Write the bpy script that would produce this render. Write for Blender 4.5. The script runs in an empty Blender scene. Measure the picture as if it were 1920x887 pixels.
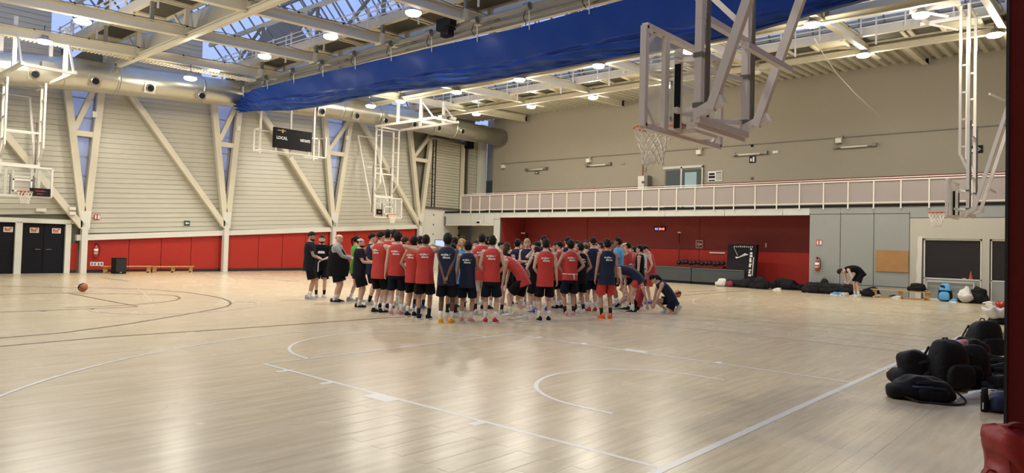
import bpy, math, random
from math import sin, cos, pi, radians, sqrt, atan2, hypot
from mathutils import Vector, Matrix
random.seed(7)
S = bpy.context.scene
COL = S.collection

# ---------------------------------------------------------------- camera
FPX, YAW, PITCH, ROLL = 1294.93, 0.723702, 0.0272115, 0.0267123
CAM = Vector((-4.65606, -2.54404, 1.63434)); PY = 443.5 - 20.016
_f = Vector((cos(YAW)*cos(PITCH), sin(YAW)*cos(PITCH), sin(PITCH)))
_r0 = Vector((sin(YAW), -cos(YAW), 0)); _u0 = _r0.cross(_f)
_r = cos(ROLL)*_r0 + sin(ROLL)*_u0; _u = -sin(ROLL)*_r0 + cos(ROLL)*_u0
def ray(x, y): return _f + _r*((x-960)/FPX) - _u*((y-PY)/FPX)
def at(x, y, z=0.0):                      # pixel -> point on a horizontal plane
    d = ray(x, y); return CAM + d*((z-CAM.z)/d.z)
def atX(x, y, X): d = ray(x, y); return CAM + d*((X-CAM.x)/d.x)
def atY(x, y, Y): d = ray(x, y); return CAM + d*((Y-CAM.y)/d.y)
cd = bpy.data.cameras.new('camera'); cam = bpy.data.objects.new('camera', cd); COL.objects.link(cam)
cd.sensor_fit = 'HORIZONTAL'; cd.sensor_width = 36; cd.lens = FPX/1920*36
cd.shift_x = 0; cd.shift_y = -20.016/1920; cd.clip_end = 500; cd.clip_start = .05
R = Matrix((( _r.x, _u.x, -_f.x), (_r.y, _u.y, -_f.y), (_r.z, _u.z, -_f.z)))
cam.matrix_world = Matrix.Translation(CAM) @ R.to_4x4()
S.camera = cam

# ---------------------------------------------------------------- sky, exposure
W = bpy.data.worlds.new('evening_sky'); S.world = W; W.use_nodes = True
wn = W.node_tree.nodes; wl = W.node_tree.links; wn.clear()
bg = wn.new('ShaderNodeBackground'); wo = wn.new('ShaderNodeOutputWorld')
tc = wn.new('ShaderNodeTexCoord'); sx = wn.new('ShaderNodeSeparateXYZ'); cr = wn.new('ShaderNodeValToRGB')
wl.new(tc.outputs['Generated'], sx.inputs[0]); wl.new(sx.outputs['Z'], cr.inputs[0])
e = cr.color_ramp.elements
e[0].position = 0.0; e[0].color = (.10, .105, .12, 1)
e[1].position = 1.0; e[1].color = (.32, .47, .95, 1)
n = e.new(.04); n.color = (.30, .38, .62, 1)
n = e.new(.30); n.color = (.42, .56, 1.0, 1)
wl.new(cr.outputs[0], bg.inputs[0]); bg.inputs[1].default_value = 1.2
wl.new(bg.outputs[0], wo.inputs[0])
vs = S.view_settings; vs.view_transform = 'Standard'; vs.look = 'None'; vs.gamma = 1; vs.exposure = -0.06; vs.use_curve_mapping = False
S.display_settings.display_device = 'sRGB'
LAMP_W = 122.0            # watts of each high bay lamp

# ---------------------------------------------------------------- materials
def mat(name, c, rough=.6, metal=0, spec=.5, var=0.0, scale=6, bump=0, emis=0, coat=0, stretch=None):
    m = bpy.data.materials.new(name); m.use_nodes = True
    nt = m.node_tree; b = nt.nodes['Principled BSDF']
    b.inputs['Base Color'].default_value = (*c, 1); b.inputs['Roughness'].default_value = rough
    b.inputs['Metallic'].default_value = metal; b.inputs['Specular IOR Level'].default_value = spec
    if coat: b.inputs['Coat Weight'].default_value = coat; b.inputs['Coat Roughness'].default_value = .15
    if emis: b.inputs['Emission Color'].default_value = (*c, 1); b.inputs['Emission Strength'].default_value = emis
    if var or bump:
        t = nt.nodes.new('ShaderNodeTexCoord'); no = nt.nodes.new('ShaderNodeTexNoise')
        no.inputs['Scale'].default_value = scale; no.inputs['Detail'].default_value = 4
        src = t.outputs['Object']
        if stretch:
            mp = nt.nodes.new('ShaderNodeMapping'); mp.inputs['Scale'].default_value = stretch
            nt.links.new(src, mp.inputs[0]); src = mp.outputs[0]
        nt.links.new(src, no.inputs['Vector'])
        if var:
            mx = nt.nodes.new('ShaderNodeMix'); mx.data_type = 'RGBA'
            mx.inputs[6].default_value = (*[v*(1-var) for v in c], 1); mx.inputs[7].default_value = (*[min(1, v*(1+var)) for v in c], 1)
            nt.links.new(no.outputs['Fac'], mx.inputs[0]); nt.links.new(mx.outputs[2], b.inputs['Base Color'])
        if bump:
            bp = nt.nodes.new('ShaderNodeBump'); bp.inputs['Strength'].default_value = bump; bp.inputs['Distance'].default_value = .02
            nt.links.new(no.outputs['Fac'], bp.inputs['Height']); nt.links.new(bp.outputs[0], b.inputs['Normal'])
    return m
def glass(name, tint, amount, rough=.05, gloss=.08, fres=.5):
    m = bpy.data.materials.new(name); m.use_nodes = True; nt = m.node_tree; nt.nodes.clear()
    o = nt.nodes.new('ShaderNodeOutputMaterial'); tr = nt.nodes.new('ShaderNodeBsdfTransparent'); tr.inputs[0].default_value = (*tint, 1)
    p = nt.nodes.new('ShaderNodeBsdfPrincipled'); p.inputs['Base Color'].default_value = (*tint, 1); p.inputs['Roughness'].default_value = rough
    lw = nt.nodes.new('ShaderNodeLayerWeight'); lw.inputs[0].default_value = .25
    ad = nt.nodes.new('ShaderNodeMath'); ad.operation = 'MULTIPLY_ADD'; ad.inputs[1].default_value = fres; ad.inputs[2].default_value = amount; ad.use_clamp = True
    nt.links.new(lw.outputs['Fresnel'], ad.inputs[0])
    mx = nt.nodes.new('ShaderNodeMixShader'); nt.links.new(ad.outputs[0], mx.inputs[0])
    nt.links.new(tr.outputs[0], mx.inputs[1]); nt.links.new(p.outputs[0], mx.inputs[2]); nt.links.new(mx.outputs[0], o.inputs[0])
    return m
M = {}
M['cream'] = mat('cream_steel', (.66, .61, .47), .45, var=.05, scale=1.5)
M['cream2'] = mat('cream_board', (.58, .53, .38), .7, var=.06, scale=1.2)
M['slat'] = mat('cream_siding', (.52, .495, .395), .38, var=.05, scale=.8)
M['slatgap'] = mat('siding_backing', (.22, .20, .15), .8)
M['white'] = mat('white_paint', (.70, .69, .60), .4)
M['whitepole'] = mat('white_steel', (.74, .70, .62), .35)
M['pinkpole'] = mat('offwhite_steel', (.74, .67, .60), .35, var=.05, scale=8)
M['redpad'] = mat('red_padding', (.40, .026, .016), .5, var=.06, scale=2, spec=.3)
M['redwall'] = mat('dark_red_paint', (.22, .018, .015), .6, var=.05, scale=1)
M['redpost'] = mat('deep_red_paint', (.115, .010, .005), .8, var=.15, scale=6, spec=.2)
M['black'] = mat('matt_black', (.009, .009, .010), .7, spec=.2)
M['blackbase'] = mat('black_rubber', (.015, .014, .014), .5)
M['door'] = mat('black_door', (.006, .006, .010), .6, spec=.2)
M['taupe'] = mat('taupe_plaster', (.335, .30, .238), .8, var=.04, scale=.6)
M['greypanel'] = mat('grey_wall_panel', (.285, .30, .275), .6, var=.03, scale=1)
M['lowbeige'] = mat('pale_plaster', (.46, .44, .36), .7, var=.05, scale=1)
M['patch'] = mat('fresh_plaster', (.62, .61, .54), .8, var=.06, scale=9)
M['fascia'] = mat('pale_fascia', (.56, .57, .52), .6, var=.03, scale=1)
M['duct'] = mat('galvanised_steel', (.50, .49, .42), .33, metal=.85, var=.12, scale=2.5)
M['darkpanel'] = mat('dark_acoustic_panel', (.075, .068, .05), .9, var=.1, scale=12)
M['deck'] = mat('corrugated_deck', (.56, .53, .42), .5)
M['curtain'] = mat('blue_vinyl', (.014, .052, .25), .30, var=.15, scale=1.5, bump=.15, spec=.16)
M['pipe'] = mat('grey_tube', (.26, .25, .21), .5, metal=.3)
M['steel'] = mat('dull_steel', (.20, .19, .17), .4, metal=.6)
M['orange'] = mat('orange_rim', (.62, .13, .03), .4)
M['redrim'] = mat('red_rim', (.48, .07, .03), .4)
M['net'] = mat('white_cord', (.80, .76, .66), .8)
M['skyglass'] = glass('roof_glazing', (.97, .98, 1), .03, .1, fres=0)
M['vglass'] = glass('frosted_pane', (.80, .83, .92), .38, .5, fres=.1)
M['boardglass'] = glass('clear_board', (.95, .96, .94), .09, .12, fres=.22)
M['winglass'] = glass('dark_glass', (.35, .42, .42), .25, .05)
M['shopglass'] = glass('dark_room_glass', (.88, .86, .88), .02, .04, fres=.12)
M['frost'] = mat('frosted_glass', (.30, .31, .28), .35)
M['alu'] = mat('aluminium', (.45, .45, .42), .4, metal=.5)
M['lens'] = mat('lamp_lens', (1, .97, .90), .4, emis=14)
M['lensoff'] = mat('lamp_lens_off', (.75, .72, .62), .4)
M['shade'] = mat('lamp_housing', (.42, .41, .37), .4, metal=.5)
M['wood'] = mat('pale_wood', (.55, .33, .13), .45, var=.15, scale=9)
M['cork'] = mat('cork_board', (.36, .20, .075), .9, var=.12, scale=4)
M['line'] = mat('white_line_paint', (.76, .74, .66), .3)
M['linebrown'] = mat('brown_line_paint', (.13, .075, .035), .35)
M['linefaint'] = mat('worn_cream_line', (.66, .60, .45), .3)
M['paper'] = mat('white_paper', (.78, .77, .72), .7)
M['text'] = mat('white_print', (.80, .79, .76), .6)
M['red'] = mat('red_enamel', (.42, .03, .02), .3)
M['greensign'] = mat('dark_green_sign', (.02, .07, .045), .4)
M['signred'] = mat('red_sign', (.45, .05, .03), .5)
M['gold'] = mat('gold_print', (.45, .30, .10), .5)
M['ledred'] = mat('led_red', (1, .25, .2), .5, emis=2.0)
M['ledblue'] = mat('led_blue', (.25, .35, 1), .5, emis=2.0)
M['leddim'] = mat('led_dim_red', (.35, .05, .08), .5, emis=.2)
M['bag'] = mat('black_nylon', (.0085, .0085, .0095), .65, var=.3, scale=10, bump=.8, spec=.2)
M['bagnavy'] = mat('navy_nylon', (.015, .025, .07), .6, var=.2, scale=14, bump=.4)
M['redbag'] = mat('red_nylon', (.33, .022, .018), .45, var=.25, scale=4, bump=.8)
M['strap'] = mat('black_webbing', (.014, .014, .014), .8)
M['matgrey'] = mat('dark_grey_vinyl', (.055, .065, .068), .35, var=.1, scale=3, bump=.2)
M['green'] = mat('green_fabric', (.10, .36, .04), .8)
M['cyan'] = mat('light_blue_fabric', (.10, .36, .66), .8, var=.1, scale=8)
M['whitecloth'] = mat('white_fabric', (.66, .64, .58), .85, var=.1, scale=8, bump=.3)
M['card'] = mat('cardboard', (.36, .24, .12), .8)
M['cone'] = mat('orange_plastic', (.85, .14, .03), .4)
M['lime'] = mat('yellow_green_plastic', (.50, .62, .08), .5)
M['ball'] = mat('orange_rubber', (.36, .11, .04), .5)
M['balldark'] = mat('dark_rubber', (.03, .02, .022), .5)
M['screen'] = mat('tablet_screen', (.45, .6, .9), .3, emis=.9)
M['redseat'] = mat('gallery_red', (.17, .012, .012), .6)
# wooden floor: boards along X, world scale, so separate planks and slab agree
def floor_mat():
    m = bpy.data.materials.new('maple_floor'); m.use_nodes = True; nt = m.node_tree; N = nt.nodes; L = nt.links
    b = N['Principled BSDF']; ge = N.new('ShaderNodeNewGeometry')
    br = N.new('ShaderNodeTexBrick'); br.offset = .37; br.offset_frequency = 2; br.squash = 1
    br.inputs['Scale'].default_value = 1; br.inputs['Brick Width'].default_value = 1.2; br.inputs['Row Height'].default_value = .13
    br.inputs['Mortar Size'].default_value = .0012; br.inputs['Mortar Smooth'].default_value = .3; br.inputs['Bias'].default_value = .1
    br.inputs['Color1'].default_value = (.61, .515, .345, 1); br.inputs['Color2'].default_value = (.565, .47, .305, 1); br.inputs['Mortar'].default_value = (.50, .425, .30, 1)
    L.new(ge.outputs['Position'], br.inputs['Vector'])
    mp = N.new('ShaderNodeMapping'); mp.inputs['Scale'].default_value = (1.1, 11, 1); L.new(ge.outputs['Position'], mp.inputs[0])
    no = N.new('ShaderNodeTexNoise'); no.inputs['Scale'].default_value = 1.2; no.inputs['Detail'].default_value = 5; L.new(mp.outputs[0], no.inputs['Vector'])
    rp = N.new('ShaderNodeValToRGB'); rp.color_ramp.elements[0].position = .3; rp.color_ramp.elements[0].color = (.87, .86, .84, 1); rp.color_ramp.elements[1].position = .68; rp.color_ramp.elements[1].color = (1.06, 1.05, 1.04, 1)
    L.new(no.outputs['Fac'], rp.inputs[0])
    mx = N.new('ShaderNodeMix'); mx.data_type = 'RGBA'; mx.blend_type = 'MULTIPLY'; mx.inputs[0].default_value = 1
    L.new(br.outputs['Color'], mx.inputs[6]); L.new(rp.outputs[0], mx.inputs[7]); L.new(mx.outputs[2], b.inputs['Base Color'])
    n2 = N.new('ShaderNodeTexNoise'); n2.inputs['Scale'].default_value = .9; L.new(ge.outputs['Position'], n2.inputs['Vector'])
    mr = N.new('ShaderNodeMapRange'); mr.inputs[3].default_value = .20; mr.inputs[4].default_value = .32; L.new(n2.outputs['Fac'], mr.inputs[0]); L.new(mr.outputs[0], b.inputs['Roughness'])
    bp = N.new('ShaderNodeBump'); bp.inputs['Strength'].default_value = .12; bp.inputs['Distance'].default_value = .01; L.new(no.outputs['Fac'], bp.inputs['Height']); L.new(bp.outputs[0], b.inputs['Normal'])
    b.inputs['Specular IOR Level'].default_value = .5
    return m
M['floor'] = floor_mat()

# ---------------------------------------------------------------- mesh helpers
def chai(ps, n=2):
    ps = [Vector(p) for p in ps]
    for _ in range(n):
        q = [ps[0]]
        for a, b in zip(ps[:-1], ps[1:]): q += [a.lerp(b, .25), a.lerp(b, .75)]
        ps = q+[ps[-1]]
    return ps
class MB:
    def __init__(s): s.v = []; s.f = []
    def box(s, x0, x1, y0, y1, z0, z1):
        i = len(s.v); s.v += [(x, y, z) for z in (z0, z1) for y in (y0, y1) for x in (x0, x1)]
        s.f += [(i, i+2, i+3, i+1), (i+4, i+5, i+7, i+6), (i, i+1, i+5, i+4), (i+2, i+6, i+7, i+3), (i, i+4, i+6, i+2), (i+1, i+3, i+7, i+5)]; return s
    def beam(s, a, b, w, h=None, up=(0, 0, 1)):
        a = Vector(a); b = Vector(b); h = h or w; d = (b-a).normalized(); up = Vector(up)
        if abs(d.dot(up)) > .98: up = Vector((1, 0, 0)) if abs(d.x) < .9 else Vector((0, 1, 0))
        sd = d.cross(up).normalized(); u = sd.cross(d); i = len(s.v)
        for p in (a, b):
            for q, t in ((-1, -1), (1, -1), (1, 1), (-1, 1)): s.v.append(tuple(p+sd*(q*w/2)+u*(t*h/2)))
        s.f += [(i, i+3, i+2, i+1), (i+4, i+5, i+6, i+7)] + [(i+k, i+(k+1) % 4, i+4+(k+1) % 4, i+4+k) for k in range(4)]; return s
    def ibeam(s, a, b, w, h, t=.03):
        a = Vector(a); b = Vector(b); z = Vector((0, 0, 1))
        s.beam(a+z*(h/2-t/2), b+z*(h/2-t/2), w, t); s.beam(a-z*(h/2-t/2), b-z*(h/2-t/2), w, t); s.beam(a, b, t*.8, h-2*t); return s
    def tube(s, pts, r, n=8, cap=True):
        pts = [Vector(p) for p in pts]; rr = r if isinstance(r, (list, tuple)) else [r]*len(pts); i0 = len(s.v); pu = None
        for k, p in enumerate(pts):
            d = (pts[min(k+1, len(pts)-1)]-pts[max(k-1, 0)]).normalized()
            if pu is None: pu = Vector((0, 0, 1)) if abs(d.z) < .9 else Vector((1, 0, 0))
            u = (pu-d*pu.dot(d)).normalized(); pu = u; w = d.cross(u)
            s.v += [tuple(p+(u*cos(2*pi*j/n)+w*sin(2*pi*j/n))*rr[k]) for j in range(n)]
        for k in range(len(pts)-1):
            for j in range(n): a = i0+k*n; s.f.append((a+j, a+(j+1) % n, a+n+(j+1) % n, a+n+j))
        if cap: s.f.append(tuple(i0+j for j in range(n))[::-1]); s.f.append(tuple(i0+(len(pts)-1)*n+j for j in range(n)))
        return s
    def rings(s, rs, cap=True):          # rs: lists of points, same count
        i0 = len(s.v); n = len(rs[0])
        for r in rs: s.v += [tuple(p) for p in r]
        for k in range(len(rs)-1):
            for j in range(n): a = i0+k*n; s.f.append((a+j, a+(j+1) % n, a+n+(j+1) % n, a+n+j))
        if cap: s.f.append(tuple(i0+j for j in range(n))[::-1]); s.f.append(tuple(i0+(len(rs)-1)*n+j for j in range(n)))
        return s
    def lathe(s, prof, n=20, c=(0, 0, 0)):
        c = Vector(c); return s.rings([[c+Vector((r*cos(2*pi*j/n), r*sin(2*pi*j/n), z)) for j in range(n)] for r, z in prof])
    def poly(s, pts, th, nrm):           # extruded polygon
        pts = [Vector(p) for p in pts]; d = Vector(nrm)*th; i = len(s.v); n = len(pts)
        s.v += [tuple(p) for p in pts]+[tuple(p+d) for p in pts]
        s.f += [tuple(range(i+n-1, i-1, -1)), tuple(range(i+n, i+2*n))]+[(i+k, i+(k+1) % n, i+n+(k+1) % n, i+n+k) for k in range(n)]; return s
    def ell(s, c, r, n=10, m=7, rot=None):
        c = Vector(c); rs = []
        for k in range(m+1):
            th = pi*k/m; z = -cos(th); q = max(sin(th), .02)
            ring = [Vector((r[0]*q*cos(2*pi*j/n), r[1]*q*sin(2*pi*j/n), r[2]*z)) for j in range(n)]
            rs.append([c+(rot @ p if rot else p) for p in ring])
        return s.rings(rs)
    def mesh(s, name):
        me = bpy.data.meshes.new(name); me.from_pydata(s.v, [], s.f); me.update(); return me
    def build(s, name, m, parent=None, smooth=False, origin=None, **tg):
        if origin is not None:
            o3 = Vector(origin); s.v = [tuple(Vector(p)-o3) for p in s.v]
        me = s.mesh(name); me.materials.append(m)
        if smooth: me.shade_smooth() if hasattr(me, 'shade_smooth') else [setattr(p, 'use_smooth', True) for p in me.polygons]
        return link(me, name, parent, origin, **tg)
def link(me, name, parent=None, origin=None, label=None, cat=None, group=None, kind=None):
    o = bpy.data.objects.new(name, me); COL.objects.link(o)
    if origin is not None: o.location = origin
    if parent is not None: o.parent = parent
    if label: o['label'] = label
    if cat: o['category'] = cat
    if group: o['group'] = group
    if kind: o['kind'] = kind
    return o
def thing(name, label, cat, loc=(0, 0, 0), rz=0, group=None, kind=None):
    o = link(None, name, label=label, cat=cat, group=group, kind=kind); o.location = loc; o.rotation_euler = (0, 0, rz); return o
def copy_tree(o, parent=None):
    c = o.copy(); COL.objects.link(c); c.parent = parent
    for ch in kids.get(o.name, []): kids.setdefault(c.name, []).append(copy_tree(ch, c))
    return c
kids = {}
def remember(o):
    for ch in bpy.data.objects:
        if ch.parent: kids.setdefault(ch.parent.name, [])
    for ch in bpy.data.objects:
        if ch.parent is not None and ch not in kids[ch.parent.name]: kids[ch.parent.name].append(ch)
_tc = {}
def text_geo(s, bold=.0):                # outline text -> flat mesh (verts, faces), height 1, left at 0
    if s in _tc: return _tc[s]
    cu = bpy.data.curves.new('t', 'FONT'); cu.body = s; cu.size = 1; cu.offset = .03; cu.resolution_u = 2; cu.fill_mode = 'FRONT'
    ob = bpy.data.objects.new('t', cu); COL.objects.link(ob); dg = bpy.context.evaluated_depsgraph_get()
    me = bpy.data.meshes.new_from_object(ob.evaluated_get(dg)); v = [tuple(p.co) for p in me.vertices]; f = [tuple(p.vertices) for p in me.polygons]
    bpy.data.objects.remove(ob); bpy.data.curves.remove(cu); bpy.data.meshes.remove(me)
    _tc[s] = (v, f); return v, f
def flat_text(s, origin, right, up, height, width=None):  # MB with text laid in a plane
    v, f = text_geo(s); w = max(p[0] for p in v) or 1; k = (width/w) if width else height
    o = Vector(origin); r = Vector(right); u = Vector(up); mb = MB()
    mb.v = [tuple(o+r*(p[0]*k)+u*(p[1]*height)) for p in v]; mb.f = list(f); return mb

def wloc(o):
    p = Vector((0, 0, 0))
    while o is not None: p += o.location; o = o.parent
    return p
def wb(mb, name, m, parent, smooth=False, label=None, kind=None):   # world-coordinate mesh made a child of parent
    o = wloc(parent); mb.v = [(p[0]-o.x, p[1]-o.y, p[2]-o.z) for p in mb.v]
    return mb.build(name, m, parent, smooth, label=label, kind=kind)
def share(me, name, parent, loc, rot=(0, 0, 0), scale=(1, 1, 1)):
    o = link(me, name, parent); p = wloc(parent); o.location = (loc[0]-p.x, loc[1]-p.y, loc[2]-p.z); o.rotation_euler = rot; o.scale = scale; return o

# ---------------------------------------------------------------- floor and its lines
YW, XR, XU = 29.6, 25.0, 28.0          # far-left wall plane, front of gallery, upper right wall
fl = MB().box(-12, 28.2, -6, 31, -.2, 0).build('floor', M['floor'], kind='structure')
pm = MB().box(0, 1.2, 0, .13, 0, .0012)
pm = MB(); pm.v = [(0, 0, 0), (1.2, 0, 0), (1.2, .13, 0), (0, .13, 0), (.001, .0008, .0012), (1.199, .0008, .0012), (1.199, .1292, .0012), (.001, .1292, .0012)]
pm.f = [(4, 5, 6, 7), (0, 1, 5, 4), (1, 2, 6, 5), (2, 3, 7, 6), (3, 0, 4, 7)]
pme = pm.mesh('plank'); pme.materials.append(M['floor'])
cnt = 0
for r in range(-8, 40):
    y = r*.13
    off = .37*1.2 if (r % 2) else 0      # same stagger as the material's brick pattern
    for k in range(-3, 6):
        x = k*1.2 - off
        q = at(960, 700); 
        if -1.6 < x < 4.8 and (y > -1.1 and y < 4.6) and cnt < 298:
            share(pme, 'plank', fl, (x, y, 0)); cnt += 1
ZL = .0022
zl = [ZL]
def strip(name, pts, w, m, close=False, skip=0):
    zl[0] += .00006; z = zl[0]
    pts = [Vector((p[0], p[1], 0)) for p in pts]; mb = MB(); n = len(pts)
    for k, p in enumerate(pts):
        a = pts[k-1] if (k or close) else p; b = pts[(k+1) % n] if (k < n-1 or close) else p
        d = (b-a).normalized(); s = Vector((-d.y, d.x, 0))*(w/2)
        mb.v += [(p.x+s.x, p.y+s.y, z), (p.x-s.x, p.y-s.y, z)]
    for k in range(n-1+(1 if close else 0)):
        a = 2*k; b = 2*((k+1) % n); mb.f.append((a, a+1, b+1, b))
    return mb.build(name, m, fl)
def arc(cx, cy, r, a0, a1, n=48): return [(cx+r*cos(radians(a0+(a1-a0)*k/n)), cy+r*sin(radians(a0+(a1-a0)*k/n))) for k in range(n+1)]
L_ = M['line']; B_ = M['linebrown']; F_ = M['linefaint']
def half_court(cx, y0, sgn, m, w=.05, faint=False, ticks=True, ft=True):
    Y = lambda v: y0+sgn*v
    for s in (-1, 1):
        strip('lane_line', [(cx+s*2.425, Y(0)), (cx+s*2.425, Y(5.825))], w, m)
        if ticks:
            for a, b in ((1.80, .10), (3.05, .40), (4.2, .10), (5.15, .10)):
                strip('lane_mark', [(cx+s*2.52, Y(a)), (cx+s*2.52, Y(a+b))], .15 if b < .3 else .17, m)
    strip('free_throw_line', [(cx-2.45, Y(5.8)), (cx+2.45, Y(5.8))], w, m)
    a = (0, 180) if sgn > 0 else (180, 360)
    strip('free_throw_arc', [(x, y) for x, y in arc(cx, Y(5.8), 1.775, *a)], w, m)
    pts = arc(cx, Y(1.575), 1.275, *a)
    if sgn > 0: pts = [(cx+1.275, Y(1.2))]+pts+[(cx-1.275, Y(1.2))]
    else: pts = [(cx-1.275, Y(1.2))]+pts+[(cx+1.275, Y(1.2))]
    strip('no_charge_arc', pts, w, m)
    strip('three_point_arc', [(x, y) for x, y in arc(cx, Y(1.575), 6.72, a[0]+(11 if sgn > 0 else 11), a[1]-11, 70)], w, m)
half_court(2.425, 0, 1, L_)
strip('end_line', [(-4.8, 0), (9.62, 0)], .075, L_)
strip('side_line', [(9.57, 0), (9.57, 28)], .05, L_)
strip('end_line', [(10.62, -.05), (24.6, -.15)], .06, L_)
strip('side_line', [(10.62, 0), (10.62, 28)], .05, L_)
strip('side_line', [(8.6, 0), (8.6, 13)], .04, F_)
strip('side_line', [(11.4, 0), (11.4, 13)], .04, F_)
half_court(18.5, 0, 1, F_, .05, ticks=False)
strip('worn_line', [at(1410, 575), at(1512, 563)], .05, F_)
strip('worn_line', [at(1290, 600), at(1660, 611)], .05, F_)
# brown court and faint far-court lines at the left, traced from their floor positions
def fpx(ps): return [at(x, y) for x, y in ps]
strip('brown_line', fpx([(-60, 655), (200, 632), (480, 613.8), (667, 600.2), (760, 594)]), .05, B_)
strip('brown_arc', fpx([(-60, 642), (0, 634), (120, 624), (240, 607.5), (340, 591), (400, 580.5), (425, 575), (433, 570), (430, 565), (418, 560), (395, 555), (350, 548.5), (290, 543.5), (225, 541), (170, 539.8), (90, 538.6), (0, 537)]), .055, B_)
strip('brown_arc', fpx([(120, 577), (180, 575), (240, 572), (300, 567.5), (330, 563), (338, 559), (330, 555), (300, 552.5), (250, 551.2), (180, 551), (125, 549.5), (60, 551), (0, 552.5)]), .05, B_)
strip('brown_line', fpx([(125, 549), (190, 562), (258, 574.5)]), .05, B_)
strip('brown_line', fpx([(0, 585.3), (80, 582.8), (170, 579), (258, 575.5)]), .045, B_)
strip('lane_mark', fpx([(75, 583.4), (82, 583)]), .22, B_); strip('lane_mark', fpx([(167, 579.6), (174, 579.2)]), .22, B_)
strip('brown_line', fpx([(192, 521), (240, 527.5)]), .05, B_)
strip('brown_line', fpx([(475, 522), (560, 528)]), .04, B_)
strip('worn_line', fpx([(72, 528), (115, 537), (180, 548)]), .05, F_)
strip('worn_arc', fpx([(400, 536), (430, 531), (440, 526), (428, 522.5), (380, 520)]), .05, F_)
strip('worn_arc', fpx([(160, 580), (185, 586), (250, 589.5), (330, 589), (420, 583), (470, 577), (488, 571), (478, 567), (440, 565)]), .05, F_)
strip('worn_line', fpx([(258, 540), (285, 566), (330, 562)][:2]), .03, F_)
strip('brown_line', fpx([(1280, 554), (1350, 548.5), (1400, 545)]), .05, B_)
strip('brown_line', fpx([(1290, 547.5), (1340, 545)]), .05, B_)

# ---------------------------------------------------------------- wall_left: siding, red padding, doors
wl_ = MB().box(-12, 28.4, YW+.22, YW+.4, 0, 14).build('wall_left', M['slatgap'], kind='structure')
INC = .055
# V columns: foot x, left-leg top x, right-leg top x at z 7.8
V = [(4.95, 4.06, 5.36), (10.90, 10.1, 11.34), (16.86, 16.12, 17.66), (22.95, 22.05, 23.62)]
VZ0, VZ1 = 1.75, 8.5
def vleg(v, side, z, zc=None):
    z0 = 2.0+.045*(v[0]-5); zt = 7.8; t = (z-z0)/(zt-z0); return v[0]+(v[1+side]-v[0])*t+(-.0 if side else 0)
sm = MB(); sm.v = [(0, 0, 0), (1, 0, 0), (0, -.035, .012), (1, -.035, .012), (0, -.004, .208), (1, -.004, .208), (0, .02, .208), (1, .02, .208), (0, .02, 0), (1, .02, 0)]
sm.f = [(0, 1, 3, 2), (2, 3, 5, 4), (4, 5, 7, 6), (8, 9, 1, 0), (0, 2, 4, 6, 8), (1, 9, 7, 5, 3)]
sme = sm.mesh('slat'); sme.materials.append(M['slat'])
edges = [(None, V[0]), (V[0], V[1]), (V[1], V[2]), (V[2], V[3])]
for bay, (a, b) in enumerate(edges):
    xr = -4 if a is None else a[0]
    z = (1.35+.05*0 if bay else 1.35)
    zz0 = 1.62+.058*((a[0] if a else -1)-5) if bay else 1.95
    for k in range(34):
        z = zz0+k*.212
        xa = -3.5 if a is None else max(vleg(a, 1, z), a[0])+.02
        xb = max(vleg(b, 0, z), b[1]-.1) if z > 2 else b[0]
        xb = min(xb, b[0])-.02
        share(sme, 'slat', wl_, (xa, YW, z), (0, -INC, 0), (xb-xa, 1, 1))
# gables above the duct
gb = MB().box(-12, 28.4, 28.9, 29.05, 8.35, 8.42)
for bp_, bx in ((-8.0, -1.95), (-1.95, 4.1), (4.1, 10.15)):
    for k in range(23):
        z = 8.75+k*.212; xa = max(bx-4.7, bp_+1.25+max(0, z-9.75)*.628); xb = min(bx-.55, bx+1.0-max(0, z-9.55)*.90)
        if xb > xa+.1: share(sme, 'slat', wl_, (xa, YW, z), (0, 0, 0), (xb-xa, 1, 1))
# lower padding: red panels under an inclined white beam
def beamz(x): return 1.33+.062*(x-5)
seams = [5.12, 6.75, 8.08, 9.4, 10.72, 11.1, 12.7, 14.0, 15.3, 16.7, 17.05, 18.4, 19.7, 21.0, 22.3, 22.8]
for a, b in zip(seams[:-1], seams[1:]):
    mb = MB(); g = .012
    mb.poly([(a+g, YW-.1, .12), (b-g, YW-.1, .12), (b-g, YW-.1, beamz(b)+.0), (a+g, YW-.1, beamz(a))], .1, (0, 1, 0)); mb.build('padding_panel', M['redpad'], wl_)
MB().poly([(4.5, YW-.08, .12), (4.8, YW-.08, .12), (4.8, YW-.08, 1.2), (4.5, YW-.08, 1.2)], .1, (0, 1, 0)).build('padding_panel', M['redpad'], wl_)
MB().box(4.9, 23.1, YW-.14, YW-.02, 0, .13).build('baseboard_left', M['blackbase'], kind='structure')
for a, b in ((4.7, 10.95), (10.95, 16.9), (16.9, 23.0)):
    m = MB(); m.beam((a, YW-.15, beamz(a)+.13), (b, YW-.15, beamz(b)+.13), .24, .24); m.build('trim_1', M['white'], kind='structure')
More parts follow.
